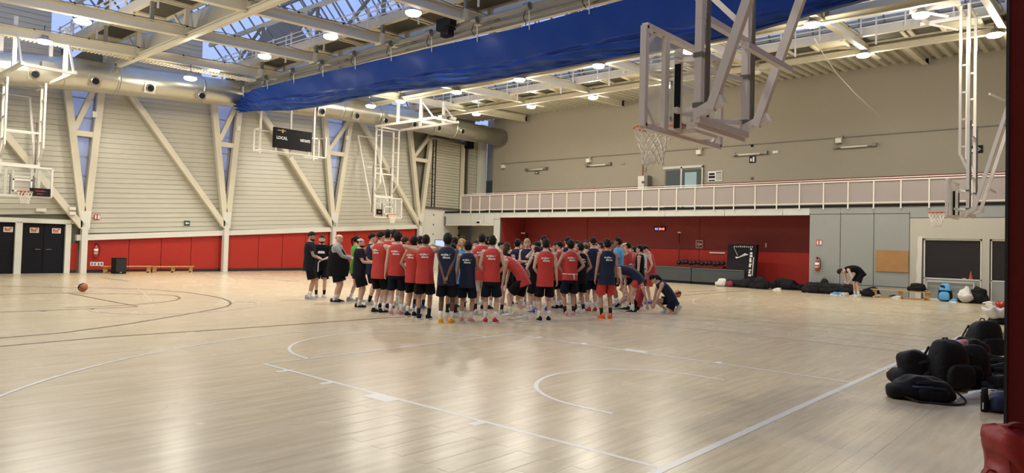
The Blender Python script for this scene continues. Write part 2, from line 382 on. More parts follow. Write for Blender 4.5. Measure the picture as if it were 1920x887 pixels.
# doors at the far left
for i, (a, b) in enumerate(((.3, 2.63), (2.86, 4.32))):
    d = MB().box(a, b, YW-.05, YW, 0, 1.98).build('door_%d' % (i+1), M['door'], kind='structure')
    mid = (a+b)/2
    MB().box(a+.02, mid-.01, YW-.09, YW-.05, .02, 1.96).build('door_leaf', M['door'], d)
    MB().box(mid+.01, b-.02, YW-.09, YW-.05, .02, 1.96).build('door_leaf', M['door'], d)
    for s in (-1, 1): MB().beam((mid+s*.09, YW-.12, .95), (mid+s*.28, YW-.12, .95), .025, .03).build('push_bar', M['steel'], d)
    for sx_ in ((a+.35*(b-a)/1.46+.0, ) if i == 0 else (3.27, 4.02)):
        if i == 0: sx_ = 2.42
        sg = MB().box(sx_-.15, sx_+.15, YW-.105, YW-.09, 1.60, 1.80).build('warning_notice', M['paper'], d, label='white-edged red notice on the black door')
        MB().box(sx_-.12, sx_+.12, YW-.11, YW-.104, 1.63, 1.78).build('red_field', M['signred'], sg)
        MB().box(sx_-.07, sx_+.04, YW-.114, YW-.109, 1.735, 1.765).build('print_bar', M['text'], sg)
        MB().box(sx_-.10, sx_+.05, YW-.114, YW-.109, 1.65, 1.695).build('print_bar', M['gold'], sg)
        MB().box(sx_+.07, sx_+.105, YW-.114, YW-.109, 1.64, 1.735).build('print_bar', M['text'], sg)
fr = MB(); fr.box(2.63, 2.86, YW-.2, YW+.1, 0, 2.0).box(4.32, 4.52, YW-.2, YW+.1, 0, 2.0).box(.0, 4.52, YW-.2, YW+.1, 1.98, 2.16)
fr.build('trim_2', M['white'], kind='structure')
MB().box(4.5, 5.0, YW-.2, YW-.1, 2.0, 2.08).build('trim_3', M['white'], kind='structure')
# V columns
def column(i, v, label):
    t = thing('steel_column', label, 'column', (v[0], YW-.3, 0), group='V-shaped columns along the siding wall')
    y = YW-.3; zb = 2.0+.045*(v[0]-5)
    wb(MB().beam((v[0], y, 0), (v[0], y, zb+.05), .24, .22), 'post', M['white'], t)
    wb(MB().beam((v[0]-.03, y, zb-.15), (vleg(v, 0, 8.7), y, 8.7), .22, .26), 'leg', M['cream'], t)
    wb(MB().beam((v[0]+.03, y, zb-.15), (vleg(v, 1, 8.7), y, 8.7), .22, .26), 'leg', M['cream'], t)
    wb(MB().poly([(v[0]-.16, y-.12, zb-.2), (v[0]+.16, y-.12, zb-.2), (v[0]+.20, y-.12, zb+.55), (v[0]-.20, y-.12, zb+.55)], .1, (0, 1, 0)), 'gusset_plate', M['white'], t)
    zc = 5.7+.05*(v[0]-5)
    wb(MB().beam((vleg(v, 0, zc), y, zc), (vleg(v, 1, zc), y, zc), .18, .22), 'cross_bar', M['cream'], t)
    wb(MB().beam((vleg(v, 0, zc)+.05, y, zc+.15), (vleg(v, 1, 8.2)-.1, y, 8.2), .2, .2), 'strut', M['cream'], t)
    px = v[0]-4.75; 
    wb(MB().beam((v[0]-.1, y-.02, zb-.1), (px, y-.02, zb+5.75), .2, .24), 'diagonal_brace', M['cream'], t)
    return t
names = ['nearest the black double doors', 'left of the hanging scoreboard', 'right of the hanging scoreboard', 'beside the tall loading door']
for i, v in enumerate(V): column(i, v, 'cream steel V-column with long diagonal brace, '+names[i])
# tall windows inside each V
for i, v in enumerate(V):
    w = MB().poly([(vleg(v, 0, 2.4), YW+.12, 2.4), (vleg(v, 1, 2.4), YW+.12, 2.4), (vleg(v, 1, 8.8), YW+.12, 8.8), (vleg(v, 0, 8.8), YW+.12, 8.8)], .02, (0, 1, 0))
    if i == 3: continue
    ww = MB(); zz = [2.4, 3.2, 4.0, 4.8, 5.6, 6.4, 7.2, 8.0, 8.8]
    for z in zz: ww.box(vleg(v, 0, z), vleg(v, 1, z), YW+.0, YW+.05, z-.02, z+.02)
    wo_ = ww.build('window_%d' % (i+1), M['alu'], kind='structure')
    for a, b in zip(zz[:-1], zz[1:]):
        MB().poly([(vleg(v, 0, a)+.02, YW+.06, a+.02), (vleg(v, 1, a)-.02, YW+.06, a+.02), (vleg(v, 1, b)-.02, YW+.06, b-.02), (vleg(v, 0, b)+.02, YW+.06, b-.02)], .02, (0, 1, 0)).build('pane', M['vglass'], wo_)
# the backing wall is opened behind the glazed Vs and gable ends: rebuild it from pieces
bk = MB()
xs = [-12]+sum([[v[1]-.05, v[2]+.05] for v in V[:3]], [])+[28.4]
for a, b in zip(xs[0::2], xs[1::2]): bk.box(a, b, YW+.1, YW+.3, 0, 8.7)
for v in V[:3]:
    for z in (2.0,):
        bk.poly([(v[1]-.05, YW+.1, 0), (v[2]+.05, YW+.1, 0), (v[2]+.05, YW+.1, 2.4), (v[1]-.05, YW+.1, 2.4)], .2, (0, 1, 0))
    bk.poly([(v[1]-.05, YW+.1, 2.4), (v[0], YW+.1, 2.4), (v[1]+.0, YW+.1, 8.7), (v[1]-.05, YW+.1, 8.7)], .2, (0, 1, 0))
    bk.poly([(v[2]+.05, YW+.1, 2.4), (v[2]+.05, YW+.1, 8.7), (v[2], YW+.1, 8.7), (v[0], YW+.1, 2.4)], .2, (0, 1, 0))
# gable pieces above 8.7 for each skylight bay (glass triangle left open at the right)
BX = [-8.0, -1.95, 4.1, 10.15, 16.4, 21.4]
for i, bx in enumerate(BX):
    nx = BX[i+1] if i < 5 else 28.4
    bk.box(bx-.55 if i else -12, bx+.2, YW+.1, YW+.3, 8.7, 9.1)
    bk.poly([(bx+.2, YW+.1, 8.7), (nx-.55, YW+.1, 8.7), (nx-.55, YW+.1, 11.5), (bx+3.65, YW+.1, 13.6), (bx+1.2, YW+.1, 9.75)], .2, (0, 1, 0))
bme = bk.mesh('wall_left'); bme.materials.append(M['slatgap']); wl_.data = bme

# ---------------------------------------------------------------- loading door at the end of the siding wall
t = thing('loading_door', 'tall roller shutter over a pale panelled loading door beside the gallery', 'door', (24.8, YW, 0))
dz = 3.8
wb(MB().box(23.2, 26.4, YW-.12, YW-.05, 0, 3.72), 'door_leaf', M['white'], t)
bolts = MB()
for x in (24.2, 25.2):
    for z in (.8, 1.5, 2.15, 2.75, 3.35): bolts.box(x-.03, x+.03, YW-.16, YW-.12, z-.03, z+.03)
wb(bolts, 'bolts', M['black'], t)
for x in (23.15, 26.42): wb(MB().box(x-.05, x+.05, YW-.2, YW, 0, 3.8), 'guide_rail', M['steel'], t)
for k in range(8):
    wb(MB().box(26.30, 26.40, YW-.22, YW-.12, .3+k*.45, .38+k*.45), 'hinge', M['black'], t)
wb(MB().box(23.2, 26.5, YW-.22, YW-.1, 3.72, 3.82), 'lintel', M['steel'], t)
s2 = MB(); s2.v = [(0, 0, 0), (1, 0, 0), (0, -.05, .03), (1, -.05, .03), (0, -.05, .12), (1, -.05, .12), (0, 0, .17), (1, 0, .17)]
s2.f = [(0, 1, 3, 2), (2, 3, 5, 4), (4, 5, 7, 6)]; s2e = s2.mesh('shutter_slat'); s2e.materials.append(M['slat'])
for k in range(25): share(s2e, 'slat', t, (23.55, YW-.03, 3.82+k*.172), (0, 0, 0), (2.85, 1, 1))
wb(MB().box(26.42, 26.56, YW-.35, YW-.1, 3.8, 8.4), 'guide_rail', M['cream'], t)
wb(MB().box(26.72, 26.82, YW-.4, YW-.2, 2.8, 7.8), 'chain_guide', M['steel'], t)
wb(MB().tube([(23.4, YW-.5, 8.05), (26.7, YW-.5, 8.05)], .11, 10), 'roller_shaft', M['steel'], t, True)
wb(MB().box(26.5, 26.95, YW-.75, YW-.3, 7.75, 8.2), 'motor', M['black'], t)
ld = MB()
for x in (23.72, 23.95): ld.beam((x, YW-.45, 3.8), (x, YW-.45, 8.2), .05)
for k in range(12): ld.beam((23.72, YW-.45, 4.0+k*.36), (23.95, YW-.45, 4.0+k*.36), .03)
wb(ld, 'chain_ladder', M['black'], t)
for k in range(27): share(sme, 'slat', wl_, (26.85, YW-.02, 3.2+k*.212), (0, 0, 0), (1.15, 1, 1))
MB().box(27.95, 28.45, YW-.5, YW-.1, 3.4, 9.5).build('trim_4', M['white'], kind='structure')

# ---------------------------------------------------------------- wall_right: gallery, recess, panels
wr = MB().box(XU, XU+.3, -6, 27.95, 3.5, 10.2).build('wall_right', M['taupe'], kind='structure')
rec = MB(); rec.box(XU+1.1, XU+1.3, 11.2, 17.5, 3.5, 10)       # recess behind the glazed gallery door is a niche
# gallery slab + fascia + black edge
MB().box(XR+.02, XU, -6, 29.5, 3.28, 3.5).build('gallery_floor', M['fascia'], None, label='long gallery slab along the right wall', cat='balcony')
MB().box(XR-.03, XR+.02, -6, 29.3, 3.5, 3.6).build('trim_5', M['black'], kind='structure')
def panel(y0, y1, z0, z1, m, x=XR, name='wall_panel', g=.012, th=.06, par=None):
    return MB().box(x, x+th, y0+g, y1-g, z0+g, z1-g).build(name, M[m], par)
lw = MB().box(XR+.06, XR+.22, -6, 3.5, 2.28, 3.5); lw.box(XR+.06, XR+.22, 3.5, 7.18, 0, 3.5); lw.box(XR+.06, XR+.22, 7.18, 24.65, 3.2, 3.5); lw.box(XR+.06, XR+.22, 24.65, 25.1, 0, 3.5); lw.box(XR+.06, XR+.22, 25.1, 29.4, 2.78, 3.5)
lw.box(XR+.06, XR+.22, 1.0, 1.22, 0, 2.3); lw.box(XR+.06, XR+.22, 3.03, 3.5, 0, 2.3)
low = lw.build('wall_right', M['steel'], kind='structure')
for a, b in ((27.0, 29.2), (25.9, 27.0), (25.1, 25.9)): panel(a, b, 2.80, 3.49, 'fascia', par=low)
panel(24.62, 25.1, 3.1, 3.49, 'fascia', par=low); panel(24.62, 25.1, 0, 3.1, 'fascia', par=low)
for a, b in ((21.0, 24.62), (17.1, 21.0), (13.9, 17.1), (10.9, 13.9), (8.3, 10.9), (7.18, 8.3)): panel(a, b, 3.18, 3.49, 'fascia', par=low)
for a, b in ((5.97, 7.18), (4.74, 5.97), (3.5, 4.74)):
    panel(a, b, 3.22, 3.49, 'greypanel', par=low); panel(a, b, .40, 3.22, 'greypanel', par=low); panel(a, b, 0, .40, 'greypanel', par=low)
panel(-6, 3.5, 3.05, 3.49, 'greypanel', par=low)
MB().box(XR+.0, XR+.06, -6, 3.49, 2.28, 3.04).build('wall_panel', M['lowbeige'], low); MB().box(XR, XR+.06, 3.1, 3.49, 0, 2.28).build('wall_panel', M['lowbeige'], low); MB().box(XR, XR+.06, .98, 1.2, 0, 2.28).build('wall_panel', M['lowbeige'], low)
pm_ = MB(); pts = [(3.10, .0), (3.28, .0), (3.30, .5), (3.24, .8), (3.27, 1.2), (3.22, 1.7), (3.24, 2.1), (3.2, 2.36), (3.05, 2.36), (3.08, 2.28)]
pm_.poly([(XR-.004, y, z) for y, z in pts][::-1], .012, (1, 0, 0)); pm_.build('plaster_patch', M['patch'], low, label='fresh pale plaster strip beside window')
# red recess
rx = 27.3
rw = MB().box(rx, rx+.2, 7.0, 24.8, 0, 3.3); rw.box(XR+.2, rx, 24.62, 24.8, 0, 3.3); rw.box(XR+.2, rx, 7.0, 7.18, 0, 3.3)
rw = rw.build('wall_back', M['redwall'], kind='structure')
for a, b in ((7.2, 13.2), (13.2, 20.0), (20.0, 24.6)):
    MB().box(rx-.06, rx, a+.012, b-.012, .1, 1.62).build('padding_panel', M['redpad'], rw)
    MB().box(rx-.03, rx, a+.012, b-.012, 1.64, 3.25).build('wall_panel', M['redwall'], rw)
# passage under the gallery at the far end
pw = MB().box(rx+.3, rx+.5, 25.0, 29.5, 0, 3.3); pw = pw.build('wall_front', M['lowbeige'], kind='structure')
MB().box(rx+.2, rx+.3, 25.3, 26.5, 0, 2.5).build('door_3', M['steel'], kind='structure')
MB().box(XR-.02, XR+.04, 25.1, 29.2, 2.72, 2.80).build('trim_6', M['white'], kind='structure')
q = atX(897, 417, XR-.03); sg = MB().box(q.x-.02, q.x, q.y-.17, q.y+.17, q.z-.12, q.z+.12).build('door_sign', M['paper'], None, label='small white sign above the passage under the gallery', cat='sign')
for k in range(3): wb(MB().lathe([(.03, 0), (.045, .02), (.045, .09), (.03, .11)], 10, (q.x-.03, q.y-.08+.08*k, q.z-.055)), 'pictogram', M['black'], sg)
q = atX(930, 447, XR-.03); MB().box(q.x-.02, q.x, q.y-.1, q.y+.1, q.z-.12, q.z+.12).build('notice', M['paper'], None, label='small notice on the post left of the red recess', cat='sign')
# gallery railing
posts = [866, 885, 901.5, 920, 944, 967, 990, 1014, 1038, 1064.5, 1091, 1118, 1146, 1176, 1206, 1237, 1270, 1304.5, 1340, 1377, 1417, 1457.5, 1500, 1545, 1591, 1639, 1690, 1743, 1858]
ys = [atX(x, 347, XR).y for x in posts]; ys = ys[:-1]+[ys[-2]-1.33, ys[-2]-2.66, ys[-2]-4, ys[-2]-5.3]
t = thing('gallery_railing', 'white gallery railing with perforated sheet panels', 'railing', (XR, 14, 3.55))
MBm = MB()
for k, y in enumerate(ys):
    wb(MB().box(XR-.06, XR-.01, y-.025, y+.025, 3.42, 4.52), 'post', M['whitepole'], t)
perf = bpy.data.materials.new('perforated_sheet'); perf.use_nodes = True; nt = perf.node_tree; b = nt.nodes['Principled BSDF']
b.inputs['Base Color'].default_value = (.33, .285, .26, 1); b.inputs['Roughness'].default_value = .5
ge = nt.nodes.new('ShaderNodeNewGeometry'); vo = nt.nodes.new('ShaderNodeTexVoronoi'); vo.inputs['Scale'].default_value = 22; vo.inputs['Randomness'].default_value = .0
mp = nt.nodes.new('ShaderNodeMapping'); mp.inputs['Rotation'].default_value = (radians(45), 0, 0)
lt = nt.nodes.new('ShaderNodeMath'); lt.operation = 'GREATER_THAN'; lt.inputs[1].default_value = .30
nt.links.new(ge.outputs['Position'], mp.inputs[0]); nt.links.new(mp.outputs[0], vo.inputs['Vector']); nt.links.new(vo.outputs['Distance'], lt.inputs[0]); nt.links.new(lt.outputs[0], b.inputs['Alpha'])
for a, b_ in zip(ys[:-1], ys[1:]):
    wb(MB().box(XR-.03, XR-.025, b_+.03, a-.03, 3.66, 4.5), 'sheet_panel', perf, t)
wb(MB().beam((XR-.04, ys[0], 4.53), (XR-.04, ys[-1], 4.53), .05, .05), 'top_rail', M['whitepole'], t)
wb(MB().beam((XR-.04, ys[0], 3.66), (XR-.04, ys[-1], 3.66), .04, .04), 'bottom_rail', M['whitepole'], t)
wb(MB().tube([(XR+.02, ys[0], 4.62), (XR+.02, ys[-1], 4.62)], .02), 'handrail', M['whitepole'], t)
MB().box(XU-.04, XU, -6, 27.9, 4.0, 4.98).build('trim_7', M['redseat'], kind='structure')
# upper wall end pier and recess with glazed doors
q0 = atX(929, 240, XU); 
MB().box(XU, XU+1.2, 27.95, 28.1, 3.5, 10).build('trim_8', M['taupe'], kind='structure')
MB().box(XU+1.0, XU+1.2, 27.9, 29.6, 3.5, 10).build('wall_front', M['taupe'], kind='structure')
y0, y1 = atX(1320, 318, XU).y, atX(1247, 318, XU).y
d = MB().box(XU-.06, XU+.02, y0, y1, 3.6, 5.95).build('door_4', M['steel'], kind='structure')
wb(MB().box(XU-.10, XU-.06, y0+.05, (y0+y1)/2+.05, 3.7, 5.75), 'pane', M['winglass'], d)
wb(MB().box(XU-.10, XU-.06, (y0+y1)/2+.15, y1-.1, 3.7, 5.75), 'pane', M['winglass'], d)
wb(MB().box(XU-.11, XU-.085, y0+.35, y0+1.0, 3.7, 5.6), 'blind', M['cyan'] if 0 else mat('pale_blue_view', (.30, .42, .46), .5), d)
wb(MB().box(XU-.12, XU-.05, y0, y1+.05, 5.82, 5.95), 'door_frame', M['alu'], d)
wb(MB().box(XU-.12, XU-.05, (y0+y1)/2+.05, (y0+y1)/2+.15, 3.6, 5.9), 'door_frame', M['alu'], d)
wb(MB().box(XU-.12, XU-.05, y0, y0+.08, 3.6, 5.9), 'door_frame', M['alu'], d)
q = atX(922, 345, XU+.98); d = MB().box(XU+.9, XU+1.0, q.y-.35, q.y+.45, 3.5, 5.9).build('door_5', M['steel'], kind='structure')
wb(MB().box(XU+.86, XU+.9, q.y-.25, q.y+.35, 3.6, 5.8), 'pane', M['winglass'], d)
# things on the upper wall
t = thing('cable_conduit', 'thin grey cable conduit running along the upper right wall', 'conduit', (XU, 10, 6.8))
a = atX(940, 307, XU); b = atX(1885, 233, XU); a.x = b.x = XU-.03; a.z = b.z = 6.8; wb(MB().tube([a, b], .022), 'tube', M['pipe'], t)
wb(MB().tube([b, (b.x, -5.9, 6.8)], .022), 'tube', M['pipe'], t)
for i, (x1_, y1_, x2_, y2_, lab) in enumerate([(987, 318, 1024, 317, 'leftmost, above the small green exit sign'), (1100, 310, 1143, 307, 'second from the left'), (1376, 290, 1435, 287, 'right of the glazed gallery doors'), (1566, 276, 1639, 272, 'rightmost on the upper wall')]):
    a = atX(x1_, y1_, XU-.08); b = atX(x2_, y2_, XU-.08); b.z = a.z
    t = thing('tube_light', 'unlit fluorescent tube light on the upper right wall, '+lab, 'lamp', ((a+b)/2)[:], group='unlit tube lights on the upper wall')
    wb(MB().beam(a, b, .10, .10), 'housing', M['pipe'], t); d_ = (b-a).normalized()
    wb(MB().tube([a+d_*.25+Vector((-.03, 0, -.04)), b-d_*.25+Vector((-.03, 0, -.04))], .045), 'tube', M['lensoff'], t, True)
    for p in (a, b): wb(MB().beam(p-d_*.06, p+d_*.1, .15, .15), 'end_cap', M['steel'], t)
for i, (x, y, lab) in enumerate([(944, 311, 'above the leftmost tube light'), (1104, 300, 'at the second tube light'), (1311, 284, 'above the glazed gallery doors'), (1573, 262, 'above the rightmost tube light')]):
    q = atX(x, y, XU-.1); t = thing('wall_floodlight', 'small pale box floodlight on the conduit '+lab, 'lamp', q[:], group='small box lights on the conduit')
    wb(MB().box(q.x-.12, q.x+.08, q.y-.12, q.y+.12, q.z-.15, q.z+.06), 'housing', M['lensoff'], t)
    wb(MB().box(q.x-.02, q.x+.08, q.y-.16, q.y+.05, q.z+.06, q.z+.17), 'junction_box', M['pipe'], t)
def sign(x, y, w, h, m, lab, X=XU, arrow=None, fig=None, cat='sign'):
    q = atX(x, y, X-.02); t = MB().box(q.x-.02, q.x, q.y-w/2, q.y+w/2, q.z-h/2, q.z+h/2).build('wall_sign', M[m], None, label=lab, cat=cat)
    if arrow:
        s = arrow; a = MB().box(q.x-.026, q.x-.02, q.y-w*.3, q.y+w*.3, q.z-h*.08, q.z+h*.08)
        a.poly([(q.x-.026, q.y+s*w*.38, q.z), (q.x-.026, q.y+s*w*.1, q.z+h*.3), (q.x-.026, q.y+s*w*.1, q.z-h*.3)], .006, (1, 0, 0)); wb(a, 'arrow', M['text'], t)
    return t, q
sign(1007, 324, .30, .16, 'greensign', 'small green exit sign under the leftmost tube light', arrow=1)
sign(1830, 280, .46, .30, 'black', 'dark exit sign with white arrow high on the wall by the right basket', arrow=-1)
t, q = sign(1411, 299, .30, .32, 'black', 'square running-figure sign under the tube light right of the doors')
wb(MB().box(q.x-.03, q.x-.02, q.y-.10, q.y-.02, q.z-.12, q.z+.12).box(q.x-.03, q.x-.02, q.y+.02, q.y+.1, q.z-.1, q.z+.05), 'pictogram', M['text'], t)
t, q = sign(1335, 331, .42, .52, 'paper', 'left white notice sheet with bold black print beside the glazed doors')
for z, hh, w_ in ((.12, .10, .3), (-.03, .12, .34), (-.2, .06, .34)): wb(MB().box(q.x-.03, q.x-.02, q.y-w_/2, q.y+w_/2, q.z+z-hh/2, q.z+z+hh/2), 'print_bar', M['black'], t)
t, q = sign(1348, 330, .36, .52, 'paper', 'right white notice sheet with fine black lines beside the glazed doors')
for k in range(7): wb(MB().box(q.x-.03, q.x-.02, q.y-.15, q.y+.15, q.z-.2+k*.06, q.z-.18+k*.06+(.02 if k == 6 else 0)), 'print_bar', M['black'], t)
sign(1168, 307, .22, .10, 'pipe', 'small pale blank box right of the second tube light', cat='box')
sign(1454, 285, .26, .12, 'lensoff', 'small white emergency light right of the third tube light', cat='lamp')
q = atX(1410, 273, XU-.03); MB().ell(q, (.05, .07, .07)).build('speaker_dome', M['black'], None, True, label='small round black dome above the running-figure sign', cat='sensor')
q = atX(1410, 334, XU-.03); MB().ell(q, (.05, .07, .07)).build('wall_socket', M['steel'], None, True, label='small dark round fitting low on the upper wall right of the notices', cat='socket')
sign(1208, 318, .26, .20, 'pipe', 'small grey box on the wall above the steel cabinet', cat='box')
# steel cabinet on the gallery
q = atX(1206, 341, XU-.5); t = thing('steel_cabinet', 'shiny steel cabinet standing on the gallery behind the railing', 'cabinet', (XU-.5, q.y, 3.5))
wb(MB().box(XU-.55, XU-.1, q.y-.28, q.y+.28, 3.5, q.z+.33), 'body', M['steel'], t)
cm = mat('brushed_steel', (.62, .60, .54), .3, metal=.8)
wb(MB().box(XU-.58, XU-.55, q.y-.1, q.y+.28, 3.5, q.z+.31), 'door_front', cm, t)
wb(MB().box(XU-.62, XU-.58, q.y-.08, q.y+.02, q.z-.08, q.z+.02), 'lock', M['redseat'], t)
wb(MB().tube([(XU-.3, q.y+.15, q.z+.33), (XU-.3, q.y+.15, q.z+1.3)], .03), 'pipe', M['redseat'], t)
# recess contents
rs = atX(1237, 429, rx-.1)
t = thing('digital_clock', 'digital clock with blue and red figures on the red recess wall', 'clock', rs[:])
wb(MB().box(rs.x, rs.x+.08, rs.y-.32, rs.y+.32, rs.z-.10, rs.z+.10), 'case', M['black'], t)
v, f = text_geo('03')
wb(flat_text('03', (rs.x-.01, rs.y+.28, rs.z-.06), (0, -1, 0), (0, 0, 1), .15, .18), 'blue_figures', M['ledblue'], t)
wb(flat_text('20:45', (rs.x-.01, rs.y+.06, rs.z-.06), (0, -1, 0), (0, 0, 1), .16, .34), 'red_figures', M['ledred'], t)
wb(MB().tube([(rs.x+.04, rs.y, rs.z+.1), (rs.x+.02, rs.y+.02, rs.z+.25), (rs.x+.08, rs.y+.1, rs.z+.3)], .015), 'cable', M['pipe'], t)
t, q = sign(1312, 458, .38, .38, 'redwall', 'square red sign with white arrow on the recess wall', X=rx-.04, arrow=1)
for a in ((-.19, .19, .17, .19), (-.19, .19, -.19, -.17), (-.19, -.17, -.19, .19), (.17, .19, -.19, .19)):
    wb(MB().box(q.x-.03, q.x-.02, q.y+a[0], q.y+a[1], q.z+a[2], q.z+a[3]), 'border', M['text'], t)
q = atX(1436, 460, rx-.06); MB().box(q.x, q.x+.03, q.y-.03, q.y+.03, q.z-.1, q.z+.1).build('light_switch', M['paper'], None, label='small white double switch right of the leaning black board', cat='switch')
# fire extinguishers
def extinguisher(c, n, lab, s=1.0):
    c = Vector(c); n = Vector(n); t = thing('fire_extinguisher', lab, 'extinguisher', c[:])
    o = c+n*.12
    wb(MB().lathe([(.02, -.27), (.075, -.26), (.08, -.22), (.08, .12), (.06, .18), (.025, .21), (.025, .25)], 16, o), 'cylinder', M['red'], t, True)
    wb(MB().lathe([(.082, -.14), (.082, .08)], 16, o), 'paper_label', M['paper'], t, True)
    wb(MB().lathe([(.0835, -.06), (.0835, -.01)], 16, o), 'label_band', M['red'], t, True)
    wb(MB().box(o.x-.04, o.x+.04, o.y-.03, o.y+.03, o.z+.25, o.z+.30), 'valve', M['black'], t)
    sd = n.cross(Vector((0, 0, 1)))*-1
    pts = [o+Vector((0, 0, .27)), o+sd*.09+Vector((0, 0, .26)), o+sd*.14+Vector((0, 0, .12)), o+sd*.13+Vector((0, 0, -.08)), o+sd*.10+Vector((0, 0, -.2))]
    wb(MB().tube(pts, .013), 'hose', M['black'], t, True)
    wb(MB().beam(c+Vector((0, 0, .15)), o+Vector((0, 0, .15)), .05, .02), 'bracket', M['steel'], t)
q = atY(178, 470, YW-.1); extinguisher(q, (0, -1, 0), 'red fire extinguisher hung on the red padding near the black doors')
q = atX(1534, 496, XR); extinguisher(q, (-1, 0, 0), 'red fire extinguisher hung on the grey wall panel')
def exsign(q, n, lab):
    n = Vector(n); s = n.cross(Vector((0, 0, 1))); u = Vector((0, 0, 1)); t = thing('extinguisher_sign', lab, 'sign', q[:])
    wb(MB().beam(q, q+n*.015, .22, .22), 'plate', M['signred'], t)
    p = q+n*.017
    wb(MB().beam(p+s*.055, p+s*.055+n*.004, .05, .16), 'pictogram', M['text'], t); wb(MB().beam(p-s*.06, p-s*.06+n*.004, .07, .16), 'pictogram', M['text'], t)
exsign(atY(182, 407, YW-.06), (0, -1, 0), 'small red and white extinguisher sign on the siding wall')
exsign(atX(1536, 455, XR-.0), (-1, 0, 0), 'small red and white extinguisher sign on the grey wall panel')
q = atY(350.5, 418.5, YW-.06)
t = MB().box(q.x-.13, q.x+.13, q.y-.02, q.y, q.z-.11, q.z+.11).build('exit_sign', M['greensign'], None, label='small dark green arrow sign on the siding wall', cat='sign')
a = MB().box(q.x-.03, q.x+.09, q.y-.027, q.y-.02, q.z-.025, q.z+.025); a.poly([(q.x-.09, q.y-.027, q.z), (q.x-.02, q.y-.027, q.z-.06), (q.x-.02, q.y-.027, q.z+.06)], .006, (0, 1, 0)); wb(a, 'arrow', M['text'], t)
q = atX(1673, 490, XR); a = atX(1642, 469, XR-.03); b = atX(1703, 511, XR-.03)
t = thing('pin_board', 'large brown cork pin board on the grey wall panels', 'board', ((a+b)/2)[:])
wb(MB().box(XR-.04, XR, b.y, a.y, b.z, a.z), 'cork_sheet', M['cork'], t)
# window hatch with dark room behind
hatches = [(1.22, 3.03, 3), (-1.2, .95, 4)]
for y0, y1, i in hatches:
    w = MB().box(XR+.05, XR+.09, y0, y1, .0, .06); w.box(XR+.05, XR+.09, y0, y1, 2.22, 2.28).box(XR+.05, XR+.09, y0, y0+.04, 0, 2.28).box(XR+.05, XR+.09, y1-.04, y1, 0, 2.28).box(XR+.05, XR+.09, y0, y1, .78, .82)
    w = w.build('window_%d' % (i+1), M['white'], kind='structure')
    wb(MB().box(XR+.06, XR+.08, y0+.04, y1-.04, .82, 2.22), 'pane', M['shopglass'], w)
    wb(MB().box(XR+.06, XR+.08, y0+.04, y1-.04, .06, .78), 'pane', M['frost'], w, label='frosted lower pane')
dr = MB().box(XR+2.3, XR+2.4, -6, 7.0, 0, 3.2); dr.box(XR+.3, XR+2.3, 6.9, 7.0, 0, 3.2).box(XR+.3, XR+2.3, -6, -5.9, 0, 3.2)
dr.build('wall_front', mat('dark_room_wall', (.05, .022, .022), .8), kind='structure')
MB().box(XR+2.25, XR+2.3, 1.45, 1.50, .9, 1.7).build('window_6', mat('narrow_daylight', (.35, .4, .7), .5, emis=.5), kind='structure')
MB().box(XR-.05, XR-.02, 1.45, 2.92, .68, .72).box(XR-.05, XR-.02, 1.42, 1.46, .1, .72).box(XR-.05, XR-.02, 2.90, 2.94, 0, .72).build('trim_9', M['fascia'], kind='structure')

# ---------------------------------------------------------------- roof: girders, beams, skylights, deck
YN, YF = -6.0, 29.5
ZR = lambda x: 8.38+.045*(x-8)          # underside of the cross beams, rising to the right
KY = [25.0, 20.87, 16.75, 12.65, 8.55, 4.45, .35, -3.75]
ordn = ['first', 'second', 'third', 'fourth', 'fifth', 'sixth', 'seventh', 'eighth']
for k, y in enumerate(KY):
    t = thing('roof_beam', 'cream steel cross beam under the skylights, %s from the far siding wall' % ordn[k], 'beam', (6, y, ZR(6)), group='cross beams of the roof')
    a = Vector((-11.9, y, ZR(-11.9)+.17)); b = Vector((24.2, y, ZR(24.2)+.17))
    mb = MB().ibeam(a, b, .20, .34); wb(mb, 'flanges', M['cream'], t)
    cb = MB()
    for j in range(20):
        x = -8+j*1.64
        if x < 24: cb.beam((x, y-.11, ZR(x)+.36), (x+.05, y-.11, ZR(x)+.33), .035)
    wb(cb, 'cable_clips', M['black'], t, kind='stuff')
    wb(MB().tube([(x, y-.11, ZR(x)+.36+.03*sin(x*3.1)) for x in [-8+j*.8 for j in range(41)]], .014, 5), 'cable', M['steel'], t)
gl_names = ['outside the frame on the left', 'at the top left corner', 'above the left basket', 'beside the blue curtain', 'hidden behind the blue curtain', 'before the corrugated deck']
